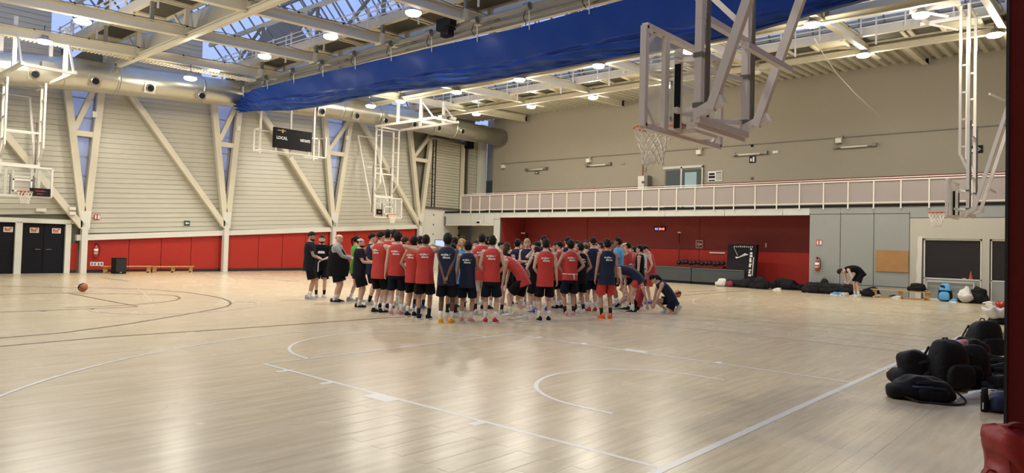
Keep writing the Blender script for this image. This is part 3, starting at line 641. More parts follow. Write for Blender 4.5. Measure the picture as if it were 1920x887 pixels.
for i, bx in enumerate(BX):
    z0 = [8.7, 8.8, 9.15, 9.15, 9.15, 9.25][i]; far = i >= 4
    t = thing('roof_girder', 'cream box girder with dark acoustic panels, '+gl_names[i], 'girder', (bx, 12, z0), group='roof girders with dark panels')
    xr = bx+1.05; wb(MB().box(bx-.10, bx+.06, YN, YF, z0+.0, z0+.30), 'side_beam', M['cream'], t)
    wb(MB().box(xr-.02, xr+.06, YN, YF, z0+.0, z0+.14), 'side_beam', M['cream'], t)
    wb(MB().box(bx-.04, xr+.2, YN, YF, z0+.22, z0+.28), 'top_board', M['cream2'], t)
    zb = ZR(xr)-.0
    wb(MB().ibeam((xr+.02, YN, zb+.0), (xr+.02, YF, zb+.0), .16, .2), 'bottom_chord', M['cream'], t)
    wb(MB().poly([(xr+.25, YN, zb+.1), (xr+.55, YN, z0+.25), (xr+.6, YN, z0+.25), (xr+.3, YN, zb+.1)], YF-YN, (0, 1, 0)), 'cream_side_board', M['cream2'], t)
    oy = 1.1 if i < 3 else 0
    for k, y in enumerate(KY):
        wb(MB().beam((xr+.02, y, zb+.1), (xr+.02, y, z0+.05), .14, .14), 'post', M['cream'], t)
        wb(MB().beam((xr+.02, y, zb+.1), (xr-.02, y+.9, z0+.02), .08, .08), 'strut', M['cream'], t)
        for a, b in ((-1.25, .48), (-2.38, -1.62)):
            ya, yb = y+a+oy, y+b+oy
            if yb > YF-.3: continue
            wb(MB().box(bx+.08, xr-.04, ya, yb, z0+.06, z0+.10), 'acoustic_panel', M['darkpanel'], t)
        for a in (-1.33, .55, -1.54, -2.46):
            if y+a+oy < YF-.2: wb(MB().box(bx, xr, y+a+oy-.05, y+a+oy+.05, z0-.0, z0+.08), 'cross_rail', M['cream'], t)
        wb(MB().box(bx, xr, y+.62+oy, min(y+1.6+oy, YF), z0+.07, z0+.1), 'cream_panel', M['cream2'], t)
    # walkway rail beside the girder
    xw = bx-.42
    for z in (.55, .38, .20): wb(MB().tube([(xw, YN, z0+z), (xw, YF-.3, z0+z)], .022, 6), 'walkway_rail', M['whitepole'], t)
    wp = MB()
    for j in range(26): wp.beam((xw, YF-.6-j*1.37, z0-.0), (xw, YF-.6-j*1.37, z0+.62), .05)
    wb(wp, 'walkway_posts', M['whitepole'], t, kind='stuff')
    for j in range(13): wb(MB().beam((bx-.08, YF-1-j*2.74, z0-.35), (bx-.08, YF-1-j*2.74, z0+.75), .05), 'hanger', M['whitepole'], t)
# skylights: glazed slope falling to each girder, opaque slope behind
rf = MB(); rf.box(-12.2, BX[0]+1.4, YN, 30, 9.6, 9.75)
for i in range(5):
    bx = BX[i]; nx = BX[i+1]; zf = 9.75 if i < 4 else 9.7
    xa, xr_, xb = bx+1.15, bx+3.6, nx+1.05; zt = zf+3.9; rear_ = (Vector((xa, YN, zf)), Vector((xr_, YN, zt)))
    t = thing('skylight', 'long glazed roof slope showing blue evening sky, '+['far left', 'above the top left corner', 'left of the blue curtain', 'right of the blue curtain', 'above the gallery side'][i], 'skylight', (xb, 12, zf), group='glazed roof slopes')
    n_ = 44; dy = (30-YN)/n_; vx = Vector((xr_-xb, 0, zt-zf)); L = vx.length
    bars = MB(); gm = MB(); gm.v = [(0, .02, 0), (0, dy-.02, 0), (vx.x, dy-.02, vx.z), (vx.x, .02, vx.z)]; gm.f = [(0, 1, 2, 3)]
    gm.v += [(p[0]+.01, p[1], p[2]+.01) for p in gm.v]; gm.f += [(7, 6, 5, 4), (0, 4, 5, 1), (1, 5, 6, 2), (2, 6, 7, 3), (3, 7, 4, 0)]
    gme = gm.mesh('pane'); gme.materials.append(M['skyglass'])
    if bx < 22:
        for k in range(n_): share(gme, 'pane', t, (xb, YN+k*dy, zf))
    for k in range(n_+1): bars.beam((xb, YN+k*dy, zf), (xr_, YN+k*dy, zt), .045, .06)
    wb(bars, 'glazing_bars', M['pipe'], t, kind='stuff')
    a0_, a1_ = rear_; wb(MB().poly([a0_, a1_, a1_+Vector((-.01, 0, .01)), a0_+Vector((-.01, 0, .01))], 36, (0, 1, 0)), 'rear_glazing', M['skyglass'], t); wb(MB().beam((xr_, YN, zt), (xr_, 30, zt), .15, .15), 'ridge_bar', M['pipe'], t)
    for q_ in (.28, .62): p = Vector((xb, 0, zf))+vx*q_; wb(MB().beam((p.x-.1, YN, p.z-.12), (p.x-.1, 30, p.z-.12), .12, .16), 'purlin', M['cream'], t)
    for k, y in enumerate(KY):
        p = Vector((xb, y, zf))+vx*.28; p2 = Vector((xb, y, zf))+vx*.62
        wb(MB().beam((p.x-.1, y, p.z-.1), (p.x-.1-.0, y, ZR(p.x)+.3), .11, .11), 'post', M['pipe'], t)
        wb(MB().beam((p.x-.1, y, p.z-.1), (p.x-.1, y+2.05, ZR(p.x)+1.1), .09, .09), 'brace', M['pipe'], t)
        wb(MB().beam((p2.x-.1, y, p2.z-.1), (xr_-.3, y+2.0, zf+.6), .08, .08), 'brace', M['pipe'], t)
rf = rf.box(24.6, 28.4, YN, 30, 10.05, 10.2).box(BX[5]+1.0, 24.7, YN, 30, 9.95, 10.2)
ceil = rf.build('ceiling', M['cream2'], kind='structure')
# corrugated deck over the gallery edge
dk = MB(); n = 0; y = YN
prof = []
while y < 30:
    prof += [(y, 0), (y+.16, 0), (y+.2, -.14), (y+.36, -.14), (y+.40, 0)]; y += .40
for (x, dz_) in ((23.3, 0), (28.0, .16)): dk.v += [(x, yy, 9.72+zz+dz_) for yy, zz in prof]
m_ = len(prof); dk.f = [(i, i+1, m_+i+1, m_+i) for i in range(m_-1)]
dk.build('ceiling', M['deck'], kind='structure')
t = thing('roof_pipe', 'long pale round pipe along the edge of the corrugated deck', 'pipe', (23, 12, 9.27))
wb(MB().tube([(23.0, YN, 9.27), (23.0, 27.5, 9.27)], .11, 12), 'tube', M['cream'], t, True)
for k, y in enumerate(KY): wb(MB().tube([(23, y-.04, 9.27), (23, y+.04, 9.27)], .125, 12), 'collar', M['steel'], t)
for (x1_, y1_, x2_, y2_, lab) in [(915, 215, 985, 228, 'left of the three'), (1080, 182, 1166, 200, 'middle of the three'), (1685, 85, 1735, 121, 'right of the three')]:
    b = atX(x2_, y2_, 27.6); 
    t = thing('deck_beam', 'short cream beam under the corrugated deck, '+lab, 'beam', b[:], group='short beams under the deck')
    wb(MB().ibeam((23.1, b.y, b.z+.0), (b.x, b.y, b.z+.17), .2, .36), 'beam', M['cream'], t); wb(MB().box(b.x-.02, b.x+.03, b.y-.12, b.y+.12, b.z, b.z+.36), 'end_plate', M['black'], t)

# ---------------------------------------------------------------- air duct
t = thing('air_duct', 'large round galvanised air duct along the siding wall', 'duct', (14, 27.2, 8))
pts = []
for (x, y) in [(-300, 60), (-40, 120), (0, 127), (150, 141), (300, 159), (450, 178), (600, 198), (750, 222), (870, 246), (938, 258)]:
    pts.append(atY(x, y, 27.3))
pts[0].x = max(pts[0].x, -11.9)
def catm(ps, n=4): return ps
rr = [.62]*3+[.60, .59, .58, .57, .56, .55, .54]
wb(MB().tube(pts, rr, 28), 'tube', M['duct'], t, True)
def on_duct(x):
    for a, b, in zip(pts[:-1], pts[1:]):
        pa, pb = a, b
        xa = 960+FPX*((pa-CAM).dot(_r))/((pa-CAM).dot(_f)); xb = 960+FPX*((pb-CAM).dot(_r))/((pb-CAM).dot(_f))
        if xa <= x <= xb: k = (x-xa)/(xb-xa); return pa.lerp(pb, k)
    return pts[-1]
for x in (110, 212, 370, 545, 632, 700, 808, 845):
    p = on_duct(x); wb(MB().tube([p-Vector((.05, 0, 0)), p+Vector((.05, 0, 0))], .605 if x < 400 else .58, 28), 'seam_band', M['duct'], t, True)
for (x, y) in [(65, 139), (178, 152), (281, 165), (377, 179), (603, 209), (668, 217), (722, 226), (776, 233), (822, 240), (866, 246)]:
    p = on_duct(x); q = atY(x, y, p.y-.56); 
    n_ = Vector((0, -1, -.25)).normalized()
    nz = MB().beam(q+n_*-.05, q+n_*.02, .42, .42); nz = wb(nz, 'nozzle_plate', M['duct'], t)
    c = q+n_*.02
    wb(MB().tube([c, c+n_*.07], [.17, .14], 16), 'nozzle_ring', M['duct'], nz, True); wb(MB().tube([c+n_*.06, c+n_*.075], .125, 16), 'nozzle_mouth', M['black'], nz)

# ---------------------------------------------------------------- high bay lamps
def lampA():
    t = thing('high_bay_lamp', 'x', 'lamp')
    MB().lathe([(.03, .0), (.10, -.02), (.12, -.10), (.22, -.16), (.24, -.20)], 20).build('housing', M['shade'], t, True)
    MB().lathe([(.235, -.20), (.235, -.24), (.19, -.285), (.08, -.31), (.01, -.315)], 20).build('lens', M['lens'], t, True)
    MB().tube([(0, 0, 0), (0.02, 0, .1), (-.02, 0, .2), (0, 0, .32)], .012, 6).build('hook', M['black'], t)
    return t
proto = lampA(); remember(proto)
lamps = [(775, 26, 8.35, 'above the curtain, nearest the camera in the left row'), (620, 70, 8.35, 'above the curtain, second in the left row'), (496, 107, 8.35, 'third in the left row, left of the curtain motors'), (400, 136, 8.35, 'at the end of the left row over the duct'), (357, 148, 7.72, 'hanging low before the duct, left end'), (155, 42, 8.1, 'top left corner of the photo'),
(1727, 30, 8.6, 'near the top right, left of the right basket posts'), (1523, 48, 8.6, 'beside the end of the blue curtain'), (1290, 98, 8.6, 'seen behind the near backboard'), (1122, 125, 8.6, 'just under the curtain, left of the near basket'), (974, 151, 8.6, 'just under the middle of the curtain'), (856, 174, 8.6, 'under the curtain above the middle basket frame'), (751, 191, 8.45, 'under the curtain before the duct'), (695, 200, 8.0, 'hanging low before the bright part of the duct'),
(1865, 67, 8.85, 'rightmost, beside the dark red post'), (1619, 105, 8.85, 'under the deck pipe, right of the near basket'), (1112, 184, 8.85, 'under the deck pipe, left of the near basket'), (996, 201, 8.85, 'under the deck pipe, middle of the gallery'), (893, 215, 8.85, 'under the deck pipe near the duct end'), (1250, 163, 8.85, 'under the deck pipe, hidden by the near backboard')]
def put_lamp(o, p, lab, on=True, w=LAMP_W):
    o.location = p; o['label'] = 'round high bay lamp '+lab; o['category'] = 'lamp'; o['group'] = 'high bay lamps'
    if on:
        ld_ = bpy.data.lights.new('bulb', 'AREA'); ld_.shape = 'DISK'; ld_.size = .46; ld_.energy = w; ld_.color = (1, .925, .78)
        ld_.spread = radians(100) if 7.5 < p.x < 9 else radians(170); lo = link(ld_, 'bulb', o); lo.location = (0, 0, -.325)
        if p.x < 9 and p.x > 7.5: return
        l2 = bpy.data.lights.new('glow', 'POINT'); l2.shadow_soft_size = .16; l2.energy = w*1.0; l2.color = (1, .925, .78); lo = link(l2, 'glow', o); lo.location = (0, 0, -.50)
for k, (x, y, z, lab) in enumerate(lamps):
    o = proto if k == 0 else copy_tree(proto)
    put_lamp(o, at(x, y, z)+Vector((0, 0, .25)), ('glowing, ' if 1 else '')+lab)
extra = [(x, y, 8.1) for x in (-4.5, 2.2) for y in (8.6, 12.7, 16.8, 20.9, 25)]+[(-4.5, .4, 8.1), (2.2, 2.5, 8.1)]  # unseen lamps added only to light the hall
extra = [q for q in extra if not (q[0] == 2.2 and q[1] == 20.9)]
for k, q in enumerate(extra):
    o = copy_tree(proto)
    for ch in list(o.children):
        if ch.type == 'LIGHT': bpy.data.objects.remove(ch)
    put_lamp(o, Vector(q)+Vector((0, 0, .25)), 'glowing, unseen at the left, added for its light')
for (x, y, lab) in [(1416, 137, 'unlit, under the deck pipe behind the near basket'), (849, 223, 'unlit, before the duct above the loading door')]:
    o = copy_tree(proto)
    for ch in list(o.children):
        if ch.type == 'LIGHT': bpy.data.objects.remove(ch)
        elif ch.name.startswith('lens'): ch.data = ch.data.copy(); ch.data.materials[0] = M['lensoff']
    put_lamp(o, at(x, y, 8.85)+Vector((0, 0, .25)), lab, False)

# ---------------------------------------------------------------- blue dividing curtain
XC = 10.1
top = [(447, 180), (480, 166), (540, 152), (600, 138), (720, 110), (840, 82), (960, 55), (1060, 29), (1160, 2), (1290, -32), (1500, -85), (1700, -140)]
mid = [(447, 192), (480, 190), (540, 182), (600, 176), (665, 170), (720, 156), (800, 141), (880, 130), (960, 120), (1080, 93), (1205, 68), (1290, 60), (1400, 40), (1500, 20), (1600, -10), (1700, -60)]
bot = [(447, 211), (480, 208), (540, 207), (600, 199), (665, 185), (720, 173), (800, 165), (880, 157), (960, 143), (1080, 122), (1205, 99), (1290, 86), (1400, 62), (1500, 32), (1620, 0), (1700, -22)]
def yz(ps): return [(q.y, q.z) for q in (atX(x, y, XC) for x, y in ps)]
T_, Mi, Bo = yz(top), yz(mid), yz(bot)
def itp(tab, y):
    tab = sorted(tab)
    if y <= tab[0][0]: return tab[0][1]
    for (a, za), (b, zb) in zip(tab[:-1], tab[1:]):
        if a <= y <= b: return za+(zb-za)*(y-a)/(b-a)
    return tab[-1][1]
t = thing('dividing_curtain', 'blue vinyl dividing curtain gathered up along the roof', 'curtain', (XC, 14, 7.2))
cm_ = MB(); NY = 300; rows = 30; y0c, y1c = -4.5, 26.95; rnd = random.Random(3)
ph = [rnd.random()*6 for _ in range(9)]
for i in range(NY+1):
    y = y0c+(y1c-y0c)*i/NY; zt, zm, zb = itp(T_, y), itp(Mi, y), itp(Bo, y); zt = max(zt, zm+.1); e_ = max(0, 1-(26.95-y)/2.2)
    drape = abs(((y-.4) % 2.05)/2.05-.5)*2
    for j in range(rows+1):
        s = j/rows
        if s < .5: z = zt+(zm-zt)*(s/.5); x = XC-.01*sin(y*2.2+ph[0])+.02*sin(y*5.1+s*7+ph[1])*s+e_*.10*sin(s*25+y*9)
        else:
            q = (s-.5)/.5; z = zm+(zb-zm)*q; sag = .05*(1-drape)*sin(q*pi)
            x = XC-.05-.20*sin(min(1, q*1.15)*pi)*(.7+.3*sin(y*1.3+ph[2]))+.035*sin(q*16+y*1.7+2*sin(y*.8)+ph[3])+.02*sin(y*7.3+q*4+ph[4])+e_*.14*sin(q*22+y*11); z += sag+.015*sin(y*3.7+q*9)
            if q < .12: x += .11*(1-q/.12)
        cm_.v.append((x, y, z))
for i in range(NY):
    for j in range(rows): a = i*(rows+1)+j; cm_.f.append((a, a+1, a+rows+2, a+rows+1))
wb(cm_, 'sheet', M['curtain'], t, True)
# back layer closes the roll, so the curtain has thickness
bk2 = MB()
for i in range(0, NY+1, 4):
    y = y0c+(y1c-y0c)*i/NY; zt, zm, zb = itp(T_, y), itp(Mi, y), itp(Bo, y)
    for (x, z) in ((XC+.02, max(zt, zm+.1)), (XC+.04, zm), (XC+.22, (zm+zb)/2), (XC+.10, zb), (XC-.06, zb-.0)): bk2.v.append((x, y, z))
for i in range(NY//4):
    for j in range(4): a = i*5+j; bk2.f.append((a, a+5, a+6, a+1))
wb(bk2, 'rear_sheet', M['curtain'], t, True)
def zpipe(y): return 8.30
t2 = thing('curtain_winch', 'two grey winch tubes with motors above the blue curtain', 'winch', (XC, 14, 8.4))
pa, pb = atX(466, 156, XC), atX(700, 102, XC); pz = 8.36
wb(MB().tube([(XC-.05, 26.2, pz), (XC-.05, -4, pz)], .075, 10), 'tube', M['pipe'], t2, True)
wb(MB().tube([(XC+.12, 26.2, pz-.16), (XC+.12, -4, pz-.16)], .055, 10), 'tube', M['pipe'], t2, True)
for k, y in enumerate(KY[:7]):
    wb(MB().box(XC-.18, XC-.02, y-.16, y+.16, pz+.05, ZR(XC)+.34), 'bracket', M['cream'], t2)
yy = 26.4
j = 0
while yy > -2:
    wb(MB().tube([(XC-.16, yy-.1, pz-.02), (XC-.16, yy+.1, pz-.02)], .11, 12), 'pulley', M['steel'], t2)
    wb(MB().beam((XC-.08, yy, pz-.05), (XC-.04, yy, itp(T_, yy)-.16), .018, .03), 'strap', M['whitepole'], t2)
    wb(MB().tube([(XC-.1, yy+.12, pz-.1), (XC-.14, yy+.16, pz-.3), (XC-.06, yy+.1, itp(T_, yy)+.02)], .012, 5), 'cord', M['black'], t2)
    yy -= 2.05; j += 1
q = atX(845, 62, XC); wb(MB().box(XC-.35, XC-.05, q.y-.3, q.y+.3, pz-.1, pz+.25).box(XC-.45, XC-.2, q.y-.45, q.y-.1, pz-.05, pz+.15).box(XC-.3, XC-.05, q.y-.2, q.y+.15, pz-.3, pz-.1), 'motor', M['black'], t2)
t = thing('white_cable', 'thin white cable hanging loose below the roof at the right', 'cable', at(1530, 78, 8.6)[:])
cp = [(1527, 72), (1545, 103), (1568, 137), (1600, 172), (1630, 200), (1650, 218)]
wb(MB().tube([at(1527, 72, 8.6)]+[atY(x, y, at(1527, 72, 8.6).y-.02*k) for k, (x, y) in enumerate(cp[1:])], .012, 5), 'cord', M['whitepole'], t)

# cable tray along the roof at the left
t = thing('cable_tray', 'long perforated cable tray under the first cross beam', 'tray', (4, 24.6, 8.2))
a, b = at(0, 63, 8.25), at(470, 150, 8.25); d_ = (b-a)
wb(MB().beam(a-d_*.6, b+d_*.02, .30, .05), 'tray_floor', M['whitepole'], t)
tm = MB().box(-.03, .03, -.16, .16, 0, .07).mesh('rung'); tm.materials.append(M['cream'])
for k in range(70): p = a.lerp(b, k/69); share(tm, 'rung', t, (p.x, p.y, p.z-.06))

# ---------------------------------------------------------------- baskets
def basket(name, label, loc, rz, ztop=7.7, low=0, board='clear', plat=(4.2, .3), clock=False, rim='orange', pads=True, pm='whitepole', padx=0, gap=.46):
    P = M[pm]; t = thing(name, label, 'basketball hoop', loc, rz)
    # local frame: board at y=0 facing +y, rim ahead, structure behind (-y)
    bd = MB().box(-.87, .87, -.02, .0, -.12, .90).build('backboard', M['boardglass'], t)
    fr = MB(); z0, z1 = -.15, .90
    for (a, b) in (((-.9, z0), (.9, z0)), ((.9, z0), (.9, z1)), ((.9, z1), (-.9, z1)), ((-.9, z1), (-.9, z0))): fr.beam((a[0], -.02, a[1]), (b[0], -.02, b[1]), .06, .07, (0, 1, 0))
    for sx_ in (-1, 1):
        for zz, sz in ((z0, 1), (z1, -1)): fr.beam((sx_*.87, -.03, zz+sz*.20), (sx_*.70, -.03, zz+sz*.03), .03, .03)
    fr.build('board_frame', P, t)
    sq = MB(); sq.box(-.295, .295, .001, .006, .40, .45).box(-.295, .295, .001, .006, 0, .05).box(-.295, -.245, .001, .006, 0, .45).box(.245, .295, .001, .006, 0, .45); sq.build('target_square', M['line'], bd)
    rz_ = 0.0; rm = M['orange'] if rim == 'orange' else M['redrim']
    r = MB().tube([(.229*cos(2*pi*k/28), .375+.229*sin(2*pi*k/28), 0) for k in range(29)], .014, 8, False)
    r.box(-.09, .09, .0, .15, -.01, .012); r.box(-.08, .08, -.0, .02, -.14, .02)
    ro = r.build('rim', rm, t, True)
    # net: crossing cords
    nm = MB(); n = 12; lv = [(0, .229), (-.10, .205), (-.18, .175), (-.25, .15), (-.31, .13), (-.37, .12), (-.43, .125)]
    for k in range(n):
        for s in (-1, 1):
            pp = []
            for j, (z, rd) in enumerate(lv):
                a = 2*pi*(k+(.5*j if s > 0 else -.5*j)*1.0)/n if j else 2*pi*k/n
                pp.append((rd*cos(a), .375+rd*sin(a), z-.005))
            nm.tube(pp, .008, 5, False)
    nm.build('net', M['net'], ro, kind='stuff')
    # back frame and height slide
    g = MB()
    for sx_ in (-.28, .28): g.box(sx_-.03, sx_+.03, -.12, -.05, z0+.02, z1-.12)
    for zz in (.05, .65): g.box(-.45, .45, -.17, -.12, zz, zz+.06)
    for sx_ in (-.5, .5): g.box(sx_-.045, sx_+.045, -.07, -.02, z0, z1)
    g.box(-.25, .25, -.3, -.05, z0, z0+.05); g.build('board_carrier', P, t)
    MB().box(-.36, -.33, -.14, -.08, z0+.05, .60).box(.33, .36, -.14, -.08, z0+.05, .60).build('slide_rod', M['black'], t)
    H = ztop-loc[2]
    # two side ladders, joined by cross bars
    for sx_ in (-.58, .58):
        l = MB(); l.beam((sx_, -.48, -.05), (sx_, -.48, H), .075, .075).build('inner_rail', P, t)
        MB().beam((sx_, -.48, 1.15), (sx_, -.48+gap, 1.65), .06, .06).beam((sx_, -.48+gap, 1.62), (sx_, -.48+gap, H-.05), .065, .065).build('outer_rail', P, t)
        for k in range(4): zz = 1.85+k*.78; MB().beam((sx_, -.48, zz), (sx_, -.48+gap, zz), .05, .05).build('rung', P, t)
        MB().tube([(sx_*1.0+(.1), -.52, .1), (sx_+.1, -.52, 2.6)], .028, 8).build('hydraulic_rod', M['steel'], t, True)
        MB().beam((sx_-.02, -.62, .0), (sx_-.02, -2.15, H-.3), .075, .09).build('rear_brace', P, t)
        MB().beam((sx_, -.45, -.03), (sx_, -.75, .10), .09, .10).build('hinge_bracket', P, t)
        MB().beam((sx_, -.48, .55), (sx_*.5, -.12, .66), .05, .05).build('carrier_arm', P, t); MB().beam((sx_, -.48, .05), (sx_*.5, -.12, .08), .05, .05).build('carrier_arm', P, t)
        for zz in (.06, .58): MB().box(sx_-.044, sx_+.044, -.53, -.43, zz-.02, zz+.03).build('clamp', M['steel'], t)
    for zz in (-.08, 1.0, 2.2, H-.1): MB().beam((-.62, -.48, zz), (.62, -.48, zz), .07, .07).build('cross_bar', P, t)
    MB().beam((-.6, -.45, -.13), (.6, -.45, -.13), .06, .06).beam((-.45, -.3, -.05), (.45, -.3, -.05), .05, .05).build('cross_bar', P, t)
    MB().beam((-.6, -.98, .6), (.6, -.98, .6), .06, .06).build('cross_bar', P, t)
    MB().beam((-.6, -.98, H*.55), (.6, -1.2, H*.55), .05, .05).build('cross_bar', P, t)
    # platform under the roof
    a_, b_ = plat; top = 8.55-loc[2]
    for sx_ in (-.75, .75):
        MB().beam((sx_, a_, H), (sx_, -b_, H), .11, .11).build('platform_rail', P, t)
        for yy in (a_-1.1, a_-2.9): MB().beam((sx_, yy, H), (sx_, yy, top+.3), .12, .12).build('hanger_post', P, t)
        MB().beam((sx_, a_-.15, H), (sx_, a_-1.0, top), .06, .06).build('diagonal_stay', P, t)
    MB().beam((-.8, a_-.2, H), (.8, a_-.2, H), .10, .10).build('platform_bar', P, t); MB().beam((-.8, -.2, H), (.8, -.2, H), .08, .08).build('platform_bar', P, t)
    MB().box(-.2, .15, a_-.55, a_-.25, H+.03, H+.25).build('motor', M['steel'], t); MB().tube([(-.6, -2.1, H-.3), (.6, -2.1, H-.3)], .03, 6).build('pivot_tube', P, t)
    if clock == 'text':
        c = MB().box(-.85, -.22, .02, .07, -.12, .16)
        c = c.build('shot_clock', M['black'], t, label='small black display with dim red text')
        mb = flat_text('TRAINING', (-.37, .074, .04), (-1, 0, 0), (0, 0, 1), .06, .32); mb.build('display_text', M['leddim'], c)
        mb = flat_text('AREA 1', (-.42, .074, -.06), (-1, 0, 0), (0, 0, 1), .055, .22); mb.build('display_text', M['leddim'], c)
    elif clock:
        c = MB().box(.45, .80, .02, .07, -.02, .26).build('shot_clock', M['black'], t, label='small black display with dim red mark')
        MB().box(.57, .70, .071, .075, .08, .16).build('display_text', M['leddim'], c)
    return t
basket('basketball_hoop', 'nearest basketball hoop hanging high at centre right, glass backboard and white net', (2.465, 1.2, 3.05), 0, plat=(4.2, .3), pm='pinkpole')
basket('basketball_hoop', 'right basketball hoop seen from the side before the gallery, near the dark red post', (19.15, 1.22, 2.93), 0, ztop=8.9, rim='red', gap=.2, plat=(1.0, .3))
basket('basketball_hoop', 'small far basketball hoop with hanging ladder frame in the middle distance', (18.55, 26.8, 3.05), pi, plat=(4.4, .3), clock='mark')
basket('basketball_hoop', 'small far basketball hoop at the left edge with dim red text display', (2.18, 26.8, 3.05), pi, ztop=7.1, plat=(2.6, 1.9), clock='text', rim='red')

# ---------------------------------------------------------------- hanging scoreboard in a tube cage
YS = 26.0
a, b, c_ = atY(514, 238, YS), atY(584, 249, YS), atY(582, 285, YS)
zt, zb_ = a.z, c_.z; x0, x1 = a.x, b.x
t = thing('scoreboard', 'hanging black scoreboard reading LOCAL and VISITANTE', 'scoreboard', ((x0+x1)/2, YS, zb_))
wb(MB().box(x0, x1, YS-.06, YS+.10, zb_, zt), 'panel', M['black'], t)
wb(flat_text('LOCAL', (x0+.10, YS-.065, zb_+(zt-zb_)*.43), (1, 0, 0), (0, 0, 1), .19, .55), 'lettering', M['text'], t)
wb(flat_text('VISITANTE', (x1-.62, YS-.065, zb_+(zt-zb_)*.45), (1, 0, 0), (0, 0, 1), .17, .52), 'lettering', M['text'], t)
wb(MB().box(x0+.14, x0+.55, YS-.066, YS-.062, zt-.14, zt-.10).box(x0+.36, x0+.44, YS-.067, YS-.062, zt-.22, zt-.06), 'gold_mark', M['gold'], t)
t = thing('scoreboard_cage', 'white tube cage around the hanging scoreboard', 'cage', ((x0+x1)/2, YS, zb_-.2))
A, B, C_, D = atY(484, 240, YS), atY(605, 261, YS), atY(603, 297, YS), atY(482, 281, YS)
xl, xr2 = (A.x+D.x)/2, (B.x+C_.x)/2; zt2 = (A.z+B.z)/2; zb2 = (C_.z+D.z)/2
for yy in (YS-.30, YS+.3):
    for p, q in (((xl, zt2), (xr2, zt2)), ((xr2, zt2), (xr2, zb2)), ((xr2, zb2), (xl, zb2)), ((xl, zb2), (xl, zt2))):
        if yy > YS or q[1] != zt2: wb(MB().beam((p[0], yy, p[1]), (q[0], yy, q[1]), .05, .05), 'cage_bar', M['whitepole'], t)
for xx in (xl, xr2):
    for zz in (zt2, zb2): wb(MB().beam((xx, YS-.3, zz), (xx, YS+.3, zz), .05, .05), 'cage_bar', M['whitepole'], t)
for xx in (xl+.28, (x0+x1)/2+.05, xr2-.28): wb(MB().beam((xx, YS+.3, zb2-.12), (xx, YS+.3, ZR(xx)+.4), .08, .08), 'hanger_post', M['whitepole'], t)
for xx in (x0+.12, x1-.12): wb(MB().beam((xx, YS, zb2), (xx, YS, zb_), .05, .05), 'support', M['whitepole'], t)

# ---------------------------------------------------------------- benches, loudspeaker
def bench(pa, pb, w, label, h=.3, legs=3, dirn=(0, 1, 0)):
    pa = Vector(pa); pb = Vector(pb); t = thing('gym_bench', label, 'bench', ((pa+pb)/2)[:])
    d = (pb-pa).normalized(); up = Vector((0, 0, 1))
    wb(MB().beam(pa+up*(h-.015), pb+up*(h-.015), w, .035), 'seat', M['wood'], t)
    wb(MB().beam(pa+up*.03+d*.1, pb+up*.03-d*.1, .05, .06), 'lower_rail', M['wood'], t)
    n = legs
    for k in range(n):
        p = pa.lerp(pb, .06+.88*k/(n-1)); s = d.cross(up)
        l = MB().beam(p, p+up*(h-.03), .05, w*.6, d); l.beam(p-s*w*.55+up*.02, p+s*w*.55+up*.02, .05, .04); wb(l, 'leg', M['wood'], t)
    return t
q1, q2 = at(193, 510.5), at(283, 510); q3 = at(361, 509.3)
yb = YW-.7
b1 = (atY(192, 500, yb).x, atY(284, 500, yb).x, atY(362, 500, yb).x)
bench((b1[0], yb, 0), (b1[1], yb, 0), .26, 'low wooden bench behind the black loudspeaker', .30, 2)
bench((b1[1]+.02, yb, 0), (b1[2], yb, 0), .26, 'low wooden bench right of the loudspeaker, along the red padding', .28, 3)
yl = YW-1.25; a = atY(216, 500, yl); b = atY(237, 500, yl); tz = atY(226, 484, yl).z
t = thing('loudspeaker', 'black box loudspeaker on the floor before the red padding', 'speaker', ((a.x+b.x)/2, yl, 0))
wb(MB().box(a.x, b.x, yl, yl+.45, 0, tz), 'cabinet', M['black'], t); wb(MB().box(a.x+.03, b.x-.03, yl-.02, yl, .08, tz-.04), 'grille', M['strap'], t)
wb(MB().box((a.x+b.x)/2-.04, (a.x+b.x)/2+.04, yl-.025, yl-.02, .05, .075), 'badge', M['alu'], t)
for k, (x, lab) in enumerate(((175, 'left of the two low white socket plates'), (187.5, 'right of the two low white socket plates'))):
    q = atY(x, 495, YW-.1); s = MB().box(q.x-.12, q.x+.12, q.y-.02, q.y, q.z-.08, q.z+.08).build('socket_plate', M['paper'], None, label=lab+' on the red padding', cat='socket')
    wb(MB().box(q.x-.08, q.x-.03, q.y-.03, q.y-.02, q.z-.05, q.z+.05).box(q.x+.02, q.x+.08, q.y-.03, q.y-.02, q.z-.04, q.z+.04), 'socket_hole', M['steel'], s)
q = atY(76, 393, YW-.08); s = MB().box(q.x-.17, q.x+.17, q.y-.1, q.y, q.z-.08, q.z+.05).build('emergency_light', M['lensoff'], None, label='white emergency light above the black doors', cat='lamp')
for (x, y, lab) in ((135, 391, 'upper'), (135, 400, 'lower')):
    q = atY(x, y, YW-.45); MB().box(q.x-.1, q.x+.12, q.y-.06, q.y, q.z-.06, q.z+.06).build('cable_box', M['lensoff'], None, label='%s small white box at the foot of the V-column by the doors' % lab, cat='box')
for (x, y, lab) in ((177, 215, 'first'), (446, 241, 'second'), (650, 259, 'third')):
    q = atY(x, y, YW-.5); t = MB().box(q.x-.09, q.x+.09, q.y-.1, q.y, q.z-.12, q.z+.12).build('sensor_box', M['lensoff'], None, label='small white sensor box on the %s V-column from the left' % lab, cat='sensor')

